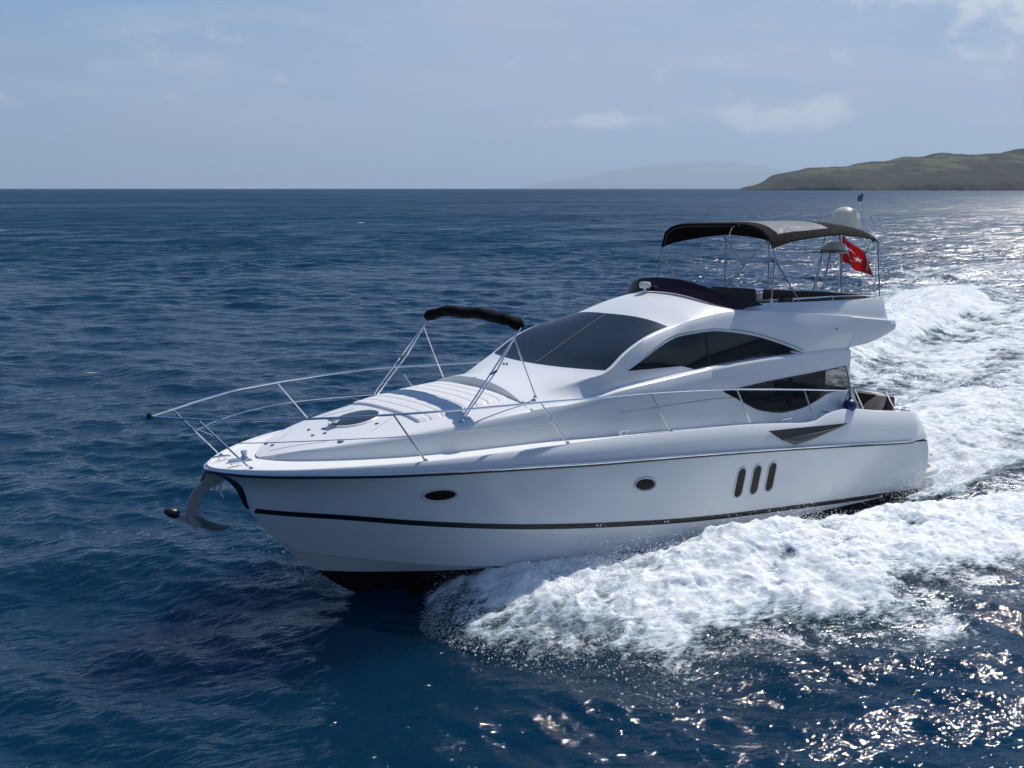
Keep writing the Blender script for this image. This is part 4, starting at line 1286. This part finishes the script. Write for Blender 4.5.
# ---------------- guard rails
rail_p = [(16.71, 0.0, 3.085), (16.62, 0.10, 3.085), (16.22, 0.53, 3.08), (15.75, 0.98, 3.09), (15.2, 1.40, 3.11), (14.6, 1.78, 3.14), (13.82, 2.04, 3.155), (13.1, 2.12, 3.15), (12.46, 2.14, 3.145), (11.15, 2.15, 3.14), (9.78, 2.15, 3.125), (8.7, 2.15, 3.12), (7.5, 2.14, 3.08), (6.4, 2.12, 3.02), (4.37, 2.10, 2.87), (2.9, 2.08, 2.74)]
gr = bpy.data.objects.new('guard_rail', None); COL.objects.link(gr); gr.parent = yacht
for s in (1, -1):
    MB().tube([(q[0], q[1] * s, q[2] + (0.15 * smooth01(14.5, 11.5, q[0]) if s < 0 else 0)) for q in catmull(rail_p, 5)], 0.0175, 8).build('top_rail', M['chrome'], gr)
    mid = catmull([(15.83, 0.62, 2.70), (15.3, 1.12, 2.74), (14.5, 1.62, 2.78), (13.5, 2.02, 2.80), (12.3, 2.10, 2.80), (10.85, 2.14, 2.78)], 5)
    MB().tube([(q[0], q[1] * s, q[2]) for q in mid], 0.007, 6).build('lifeline', M['chrome'], gr)
    for (tx, ty, tz), (fx, fy, fz) in (((16.22, 0.53, 3.08), (15.44, 0.60, 2.27)), ((13.82, 2.04, 3.155), (13.19, 1.93, z_toe(13.19))), ((11.15, 2.15, 3.14), (10.58, 2.17, z_toe(10.58))),
                                       ((8.68, 2.15, 3.12), (8.20, 2.20, z_toe(8.2))), ((6.4, 2.12, 3.02), (6.02, 2.20, z_toe(6.02))), ((4.37, 2.10, 2.87), (4.05, 2.18, z_toe(4.05)))):
        MB().tube([(fx, fy * s, fz - 0.01), (tx, ty * s, tz)], 0.0145, 8).build('stanchion', M['chrome'], gr)
        MB().lathe([(0.0, 0.03), (0.022, 0.03), (0.04, 0.0)], (fx, fy * s, fz), 10).build('stanchion_base', M['chrome'], gr)
MB().tube([(15.92, 0.56, 2.78), (15.92, -0.56, 2.78)], 0.009, 6).build('pulpit_step', M['chrome'], gr)
MB().lathe([(0, -0.03), (0.035, -0.03), (0.042, 0), (0.035, 0.05), (0, 0.055)], (16.74, 0, 3.09), 12).build('bow_light', M['rubber'], gr)

# ---------------- portholes and hull windows


def ellipse(cx, cz, a, b, tilt=0.0, n=32, power=2.0):
    o = []
    for i in range(n):
        th = 2 * math.pi * i / n; c, s = math.cos(th), math.sin(th)
        u = a * math.copysign(abs(c)**(2 / power), c); v = b * math.copysign(abs(s)**(2 / power), s)
        o.append((cx + u * math.cos(tilt) - v * math.sin(tilt), cz + u * math.sin(tilt) + v * math.cos(tilt)))
    return o


def pill(cx, cz, half, r, lean):
    o = []
    for i in range(17):
        a = math.pi * i / 16; o.append((r * math.cos(a), half + r * math.sin(a)))
    for i in range(17):
        a = math.pi + math.pi * i / 16; o.append((r * math.cos(a), -half + r * math.sin(a)))
    return [(cx + u + lean * v, cz + v) for u, v in o]


def ring_tube(name, outline, yfun, r, mat, parent, s, off=0.004):
    pts = [(a, s * (yfun(a, b) + off), b) for a, b in outline]; pts.append(pts[0])
    return MB().tube(pts, r, 8, cap=False).build(name, mat, parent)


for cx, cz, a, b, tl in ((12.93, 1.80, 0.235, 0.082, 0.02), (8.93, 1.545, 0.225, 0.095, 0.10)):
    for s in (1, -1):
        g_ = surf_patch('porthole', ellipse(cx, cz, a, b, tl), hull_y, M['port_glass'], hull, off=0.008, sides=(s,))[0]
        ring_tube('porthole_rim', ellipse(cx, cz, a + 0.035, b + 0.025, tl), hull_y, 0.018, M['pale_steel'], g_, s)
for cx in (6.44, 5.99, 5.54):
    for s in (1, -1):
        ol = pill(cx, 1.262, 0.160, 0.112, -0.18)
        g_ = surf_patch('hull_window', ol, hull_y, M['port_glass'], hull, off=0.008, sides=(s,))[0]
        ring_tube('window_rim', pill(cx, 1.262, 0.170, 0.124, -0.18), hull_y, 0.017, M['white_plastic'], g_, s)
for x in (9.98, 9.90, 8.38, 8.30):
    for s in (1, -1):
        surf_patch('skin_fitting', ellipse(x, z_str(x) + 0.005, 0.022, 0.018, n=12), hull_y, M['pale_steel'], hull, off=0.012, sides=(s,), rings=2)


# air intakes in the bulwark
def bul_y(x, z):
    yr = Y0(x); ty = toe_y(x); w = min(max((z - z_rub(x)) / (z_toe(x) - z_rub(x)), 0), 1.2); return lerp(yr, ty, w) + 0.03 * math.sin(math.pi * min(w, 1))**0.7 + 0.004


vo = dense([(5.64, 2.175), (4.9, 2.155), (3.06, 2.09), (3.35, 2.05), (3.9, 1.95), (4.35, 1.875), (4.87, 1.825), (5.26, 1.965)], 5)
for s in (1, -1):
    g_ = surf_patch('air_intake', vo, bul_y, M['rubber'], yacht, off=0.004, sides=(s,), center=(4.7, 2.03))[0]
    lip = MB(); rows = []
    for q in np.linspace(0, 1, 14):
        x = lerp(5.24, 3.15, q); zt = lerp(1.995, 2.075, q) - 0.02 * math.sin(math.pi * q); zl = float(np.interp(-x, [-5.26, -4.87, -4.35, -3.9, -3.15], [1.965, 1.825, 1.875, 1.95, 2.07]))
        d = 0.10 * math.sin(math.pi * min(1, max(0, q)))**0.7
        rows.append([(x, s * (bul_y(x, zl) + 0.006), zl), (x, s * (bul_y(x, zl) + 0.02 + d * 0.5), lerp(zl, zt, 0.45)), (x, s * (bul_y(x, zt) + 0.012 + d * 0.7), zt), (x, s * (bul_y(x, zt) + 0.004), zt - 0.01)])
    lip.grid(rows).build('intake_scoop', M['scoop'], g_)

# ---------------- cockpit and stern
ck = MB()
ck.box((0.35, -2.02, 1.18), (2.52, 2.02, 1.22))
ck.build('cockpit_floor', M['teak'], yacht, smooth=False)
cs = MB()
rows = []
for x in np.linspace(3.5, 0.42, 14):
    yy = toe_y(x) - 0.07; zt = z_toe(x) - 0.01
    rows.append([(x, yy, zt), (x, yy - 0.20, zt + 0.004), (x, yy - 0.23, zt - 0.05), (x, yy - 0.24, 1.2)])
cs.grid(rows).mirror(); cs.box((0.30, -1.9, 1.2), (0.55, 1.9, 2.06), 0.03)
cs.build('cockpit_coaming', M['gelcoat'], yacht)
so = MB(); so.box((0.56, -1.55, 1.2), (1.25, 1.55, 1.68), 0.07); so.box((0.52, -1.6, 1.6), (0.78, 1.72, 2.42), 0.07); so.box((0.7, 1.25, 1.2), (2.2, 1.75, 1.68), 0.07); so.box((0.6, 1.58, 1.6), (2.3, 1.76, 2.06), 0.06)
cock_seat = so.build('cockpit_sofa', M['brown'], yacht)
for s in (1, -1):
    po = MB()
    po.tube([(2.16, 1.99 * s, z_toe(2.2)), (2.48, 1.97 * s, 2.72)], 0.018, 8); po.tube([(0.95, 1.98 * s, z_toe(1)), (1.33, 1.97 * s, 2.60)], 0.018, 8)
    po.tube([(2.48, 1.97 * s, 2.72), (1.33, 1.97 * s, 2.60)], 0.016, 8)
    po.build('cockpit_rail', M['chrome'], yacht)
for s in (1, -1):                                   # white quarter panel abaft the saloon glass
    rows = []
    for x, z0, z1 in ((2.555, 2.26, 2.74), (2.45, 2.25, 2.70), (2.36, 2.24, 2.52), (2.20, 2.22, 2.27)):
        rows.append([(x, s * 1.965, z0), (x, s * 1.95, lerp(z0, z1, .5)), (x, s * 1.925, z1), (x, s * 1.87, z1), (x, s * 1.86, z0)])
    MB().grid(rows).build('quarter_panel', M['gelcoat'], yacht)
# bathing platform
bp_ = MB(); rows = []
for x, hw in ((0.1, 2.0), (-0.5, 1.98), (-1.0, 1.92), (-1.25, 1.82), (-1.40, 1.62), (-1.47, 1.3)):
    rows.append([(x, 0, 0.42), (x, hw - 0.1, 0.42), (x, hw, 0.46), (x, hw, 0.56), (x, hw - 0.04, 0.60), (x, 0, 0.60)])
bp_.grid(rows); e = rows[-1]; bp_.add(e, [(0, 1, 2, 3, 4, 5)])
plat = bp_.mirror().build('bathing_platform', M['gelcoat'], yacht)
tk = MB(); rows = []
for x, hw in ((-0.35, 1.84), (-0.8, 1.82), (-1.1, 1.72), (-1.30, 1.50)): rows.append([(x, -hw, 0.606), (x, 0, 0.606), (x, hw, 0.606)])
tk.grid(rows).build('teak_inlay', M['teak'], plat)

# ================================================================== loose things carried by the yacht
# anchor
an = thing_at('anchor', (15.90, 0, 2.02), 'grey galvanised plough anchor hanging from the yacht bow', 'anchor')
A = MB(); pth = catmull([(15.74, 0, 2.02), (15.90, 0, 1.97), (16.05, 0, 1.84), (16.13, 0, 1.66), (16.12, 0, 1.50), (16.02, 0, 1.36)], 5); rows = []
for i, q in enumerate(pth):
    t_ = Vector(pth[min(i + 1, len(pth) - 1)] - pth[max(i - 1, 0)]).normalized(); nrm_ = Vector((-t_.z, 0, t_.x))
    hw = lerp(0.07, 0.105, i / len(pth)); c0 = Vector(q) - Vector((15.90, 0, 2.02))
    rows.append([c0 + nrm_ * hw + Vector((0, 0.022, 0)), c0 - nrm_ * hw + Vector((0, 0.022, 0)), c0 - nrm_ * hw + Vector((0, -0.022, 0)), c0 + nrm_ * hw + Vector((0, -0.022, 0))])
A.grid(rows, closed=True); A.f.append((0, 1, 2, 3)); A.build('shank', M['galv'], an)


def fluke(sgn, tip_, mat, name):
    a = MB(); o = Vector((15.90, 0, 2.02)); base0, base1 = Vector((16.20, 0, 1.56)) - o, Vector((15.90, 0, 1.27)) - o
    tipv = Vector(tip_) - o; rows = []
    for w in np.linspace(0, 1, 9):
        s0 = base0.lerp(tipv, w); s1 = base1.lerp(tipv, w); sag = Vector((0, 0.05 * sgn * math.sin(math.pi * w), -0.02 * math.sin(math.pi * w)))
        rows.append([s0 + sag, s0.lerp(s1, 0.5) + sag * 1.2, s1 + sag, s1 + sag + Vector((0.0, -0.012 * sgn, -0.02)), s0 + sag + Vector((0, -0.012 * sgn, -0.02))])
    a.grid(rows, closed=True); return a.build(name, mat, an)


fluke(-1, (16.50, -0.16, 1.58), M['pale_steel'], 'fluke')
fluke(1, (15.60, 0.16, 1.31), M['galv'], 'fluke')
tp = MB(); o = Vector((15.90, 0, 2.02))
tp.tube([Vector((16.30, -0.12, 1.53)) - o, Vector((16.36, -0.14, 1.55)) - o, Vector((16.44, -0.15, 1.585)) - o, Vector((16.51, -0.165, 1.61)) - o], [0.055, 0.078, 0.07, 0.03], 12); tp.build('fluke_tip', M['rubber'], an)
sk = MB(); sk.tube([Vector((15.74 + 0.05 * math.cos(a), 0.05 * math.sin(a), 1.90 + 0.07 * math.sin(a))) - o for a in np.linspace(0, 2 * math.pi, 13)], 0.014, 6); sk.tube([Vector((15.70, 0, 1.84)) - o, Vector((15.66, 0.04, 1.74)) - o], 0.016, 6); sk.build('shackle', M['pale_steel'], an)

# flag
FLX = Vector((0.60, 0.06, 5.36))
fg = MB(); nu, nv = 30, 14
V_, F_, UV_ = [], [], []
for i in range(nu + 1):
    u = i / nu
    for j in range(nv + 1):
        v = j / nv
        x = -0.84 * u - 0.02 * math.sin(7 * u); y = 0.34 * u + 0.12 * math.sin(9.5 * u + 2.4 * v) * (0.25 + u); z = 0.62 * v - 0.30 * u**1.3 - 0.33 * v * u * 0.85 + 0.03 * math.sin(5 * u + 1)
        V_.append((x, y, z)); UV_.append((u, v))
for i in range(nu):
    for j in range(nv):
        a = i * (nv + 1) + j; F_.append((a, a + nv + 1, a + nv + 2, a + 1))
me = bpy.data.meshes.new('flag'); me.from_pydata(V_, [], F_)
ul = me.uv_layers.new(name='UVMap')
for lp in me.loops: ul.data[lp.index].uv = UV_[lp.vertex_index]
me.polygons.foreach_set('use_smooth', [True] * len(me.polygons)); me.materials.append(M['flag'])
flag = bpy.data.objects.new('flag', me); COL.objects.link(flag)
flag.matrix_world = Matrix.Translation(w_of(FLX)) @ R3.to_4x4()
tag(flag, 'red flag with white crescent and star flying behind the flybridge', 'flag')
MB().tube([(0.61, 0.06, 4.15), (0.60, 0.06, 6.02)], 0.014, 8).build('flag_staff', M['chrome'], yacht)

# fender ball
fd_ = thing_at('fender', (2.80, 2.10, 2.28), 'round dark blue fender hanging beside the yacht cockpit', 'fender')
MB().lathe([(0.0, 0.0)] + [(0.145 * math.sin(a), 0.145 - 0.145 * math.cos(a) * 0.92) for a in np.linspace(0.15, math.pi - 0.25, 16)] + [(0.03, 0.29), (0.03, 0.32), (0, 0.325)], (0, 0, 0.0), 24).build('ball', M['blue_fender'], fd_)
MB().tube([(0, 0, 0.31), (0.02, -0.02, 0.455)], 0.009, 6).build('rope', M['rope'], fd_)
MB().tube([(0.04, -0.02, 0.44), (0.18, 0.0, 0.26), (0.30, 0.0, 0.06)], 0.009, 6).build('rope', M['rope'], fd_)

# cushions on the cockpit sofa


def cushion(name, base, size, tilt, rz, mat, label):
    me_mb = MB(); nn = 14; rows = []
    for sgn in (1, -1):
        rws = []
        for i in range(nn + 1):
            rw = []
            for j in range(nn + 1):
                u, v = -1 + 2 * i / nn, -1 + 2 * j / nn
                th = max(0, (1 - u**4) * (1 - v**4))**0.5
                rw.append((size[0] / 2 * u * (1 - 0.06 * (v * v)), sgn * size[2] / 2 * th, size[1] / 2 + size[1] / 2 * v * (1 - 0.06 * u * u)))
            rws.append(rw)
        me_mb.grid(rws)
    o = me_mb.build(name, mat, angle=60)
    o.matrix_world = Matrix.Translation(w_of(base)) @ R3.to_4x4() @ Matrix.Rotation(rz, 4, 'Z') @ Matrix.Rotation(tilt, 4, 'X')
    return tag(o, label, 'cushion')


cushion('cushion', (0.84, 1.28, 1.98), (0.62, 0.50, 0.2), -0.45, rad(70), M['cream'], 'cream cushion leaning on the brown cockpit sofa nearest the stern')
cushion('cushion', (1.9, 1.45, 1.68), (0.5, 0.72, 0.2), -0.25, rad(12), M['brown'], 'brown cushion standing on the side seat of the yacht cockpit')

# ================================================================== spray
rs_ = np.random.default_rng(21)
pts, szs = [], []


def spray(n, bx0, bx1, tfun, zfun, s0, s1):
    bx = rs_.uniform(bx0, bx1, n); t = tfun(n); yo = np.interp(bx, BX, YO); yi = np.interp(bx, BX, YI)
    by = yi + (yo - yi) * t
    x, y = world_xy(bx, by); _, h, _, _ = wake(x, y)
    z = h + zfun(n, bx, t)
    pts.append(np.stack([x, y, z], -1)); szs.append(np.exp(rs_.uniform(math.log(s0), math.log(s1), n)))


spray(14000, 9.8, 13.4, lambda n: rs_.beta(1.2, 1.8, n), lambda n, b, t: rs_.exponential(0.13, n), 0.002, 0.008)
spray(9000, 4.5, 10.5, lambda n: rs_.beta(1.0, 5.0, n), lambda n, b, t: rs_.exponential(0.10, n), 0.003, 0.010)
spray(9000, 2.0, 13.3, lambda n: rs_.normal(0.93, 0.20, n), lambda n, b, t: rs_.exponential(0.05, n), 0.002, 0.007)
spray(500, 2.0, 13.3, lambda n: rs_.normal(1.0, 0.16, n), lambda n, b, t: rs_.exponential(0.06, n), 0.010, 0.018)
spray(1500, -9, 0.5, lambda n: rs_.beta(1.1, 2.5, n), lambda n, b, t: rs_.exponential(0.08, n), 0.004, 0.012)
# beads at the stem
n = 1300
bx = 13.3 + rs_.gamma(2.0, 0.26, n); by = -0.55 - rs_.gamma(1.4, 0.35, n)
x, y = world_xy(bx, by); pts.append(np.stack([x, y, 0.02 + rs_.exponential(0.14, n)], -1)); szs.append(np.exp(rs_.uniform(math.log(0.004), math.log(0.014), n)))
# chine spray at the stern quarter, and the rooster tail
n = 3500
bx = rs_.normal(-0.1, 0.9, n); by = 2.25 + np.abs(rs_.normal(0, 0.28, n))
x, y = world_xy(bx, by); pts.append(np.stack([x, y, 0.1 + np.abs(rs_.normal(0, 0.16, n))], -1)); szs.append(np.exp(rs_.uniform(math.log(0.003), math.log(0.011), n)))
n = 700
bx = -8 - rs_.gamma(1.6, 10, n); by = -np.interp(bx, BX, lerp(YI, YO, 0.45)) + rs_.normal(0, 1.6, n)
x, y = world_xy(bx, by); _, h, _, _ = wake(x, y); pts.append(np.stack([x, y, h + np.abs(rs_.normal(0, 0.22, n))], -1)); szs.append(np.exp(rs_.uniform(math.log(0.01), math.log(0.04), n)))
pts = np.concatenate(pts); szs = np.concatenate(szs)
tet = np.array([(1, 0, 0), (-1, 0, 0), (0, 1, 0), (0, -1, 0), (0, 0, 1), (0, 0, -1)], float)
tf = np.array([(0, 2, 4), (2, 1, 4), (1, 3, 4), (3, 0, 4), (2, 0, 5), (1, 2, 5), (3, 1, 5), (0, 3, 5)])
jit = rs_.normal(0, 0.35, (len(pts), 6, 3)); st = np.ones((len(pts), 1, 3)); st[:, 0, 2] = rs_.uniform(0.8, 1.5, len(pts)); st[:, 0, 0] = rs_.uniform(0.8, 1.6, len(pts))
V = pts[:, None, :] + (tet[None] + jit) * szs[:, None, None] * st
F = (tf[None] + (np.arange(len(pts)) * 6)[:, None, None]).reshape(-1, 3)
m, k, p, out = material('spray_drops')
p.inputs['Base Color'].default_value = (0.85, 0.87, 0.88, 1); p.inputs['Roughness'].default_value = 0.3
trl = k.add('ShaderNodeBsdfTranslucent'); trl.inputs[0].default_value = (0.92, 0.93, 0.94, 1)
mx = k.add('ShaderNodeMixShader'); k.put(mx.inputs[0], k.ss(k.noise(k.add('ShaderNodeNewGeometry').outputs['Position'], 8.0), 0.2, 0.8, 0.68, 0.82))
k.l.new(p.outputs[0], mx.inputs[1]); k.l.new(trl.outputs[0], mx.inputs[2]); k.l.new(mx.outputs[0], out.inputs[0])
spr = np_mesh('spray', V.reshape(-1, 3), F, m)
tag(spr, 'fine white spray drops flying off the bow wave beside the yacht hull', 'spray', kind='stuff')
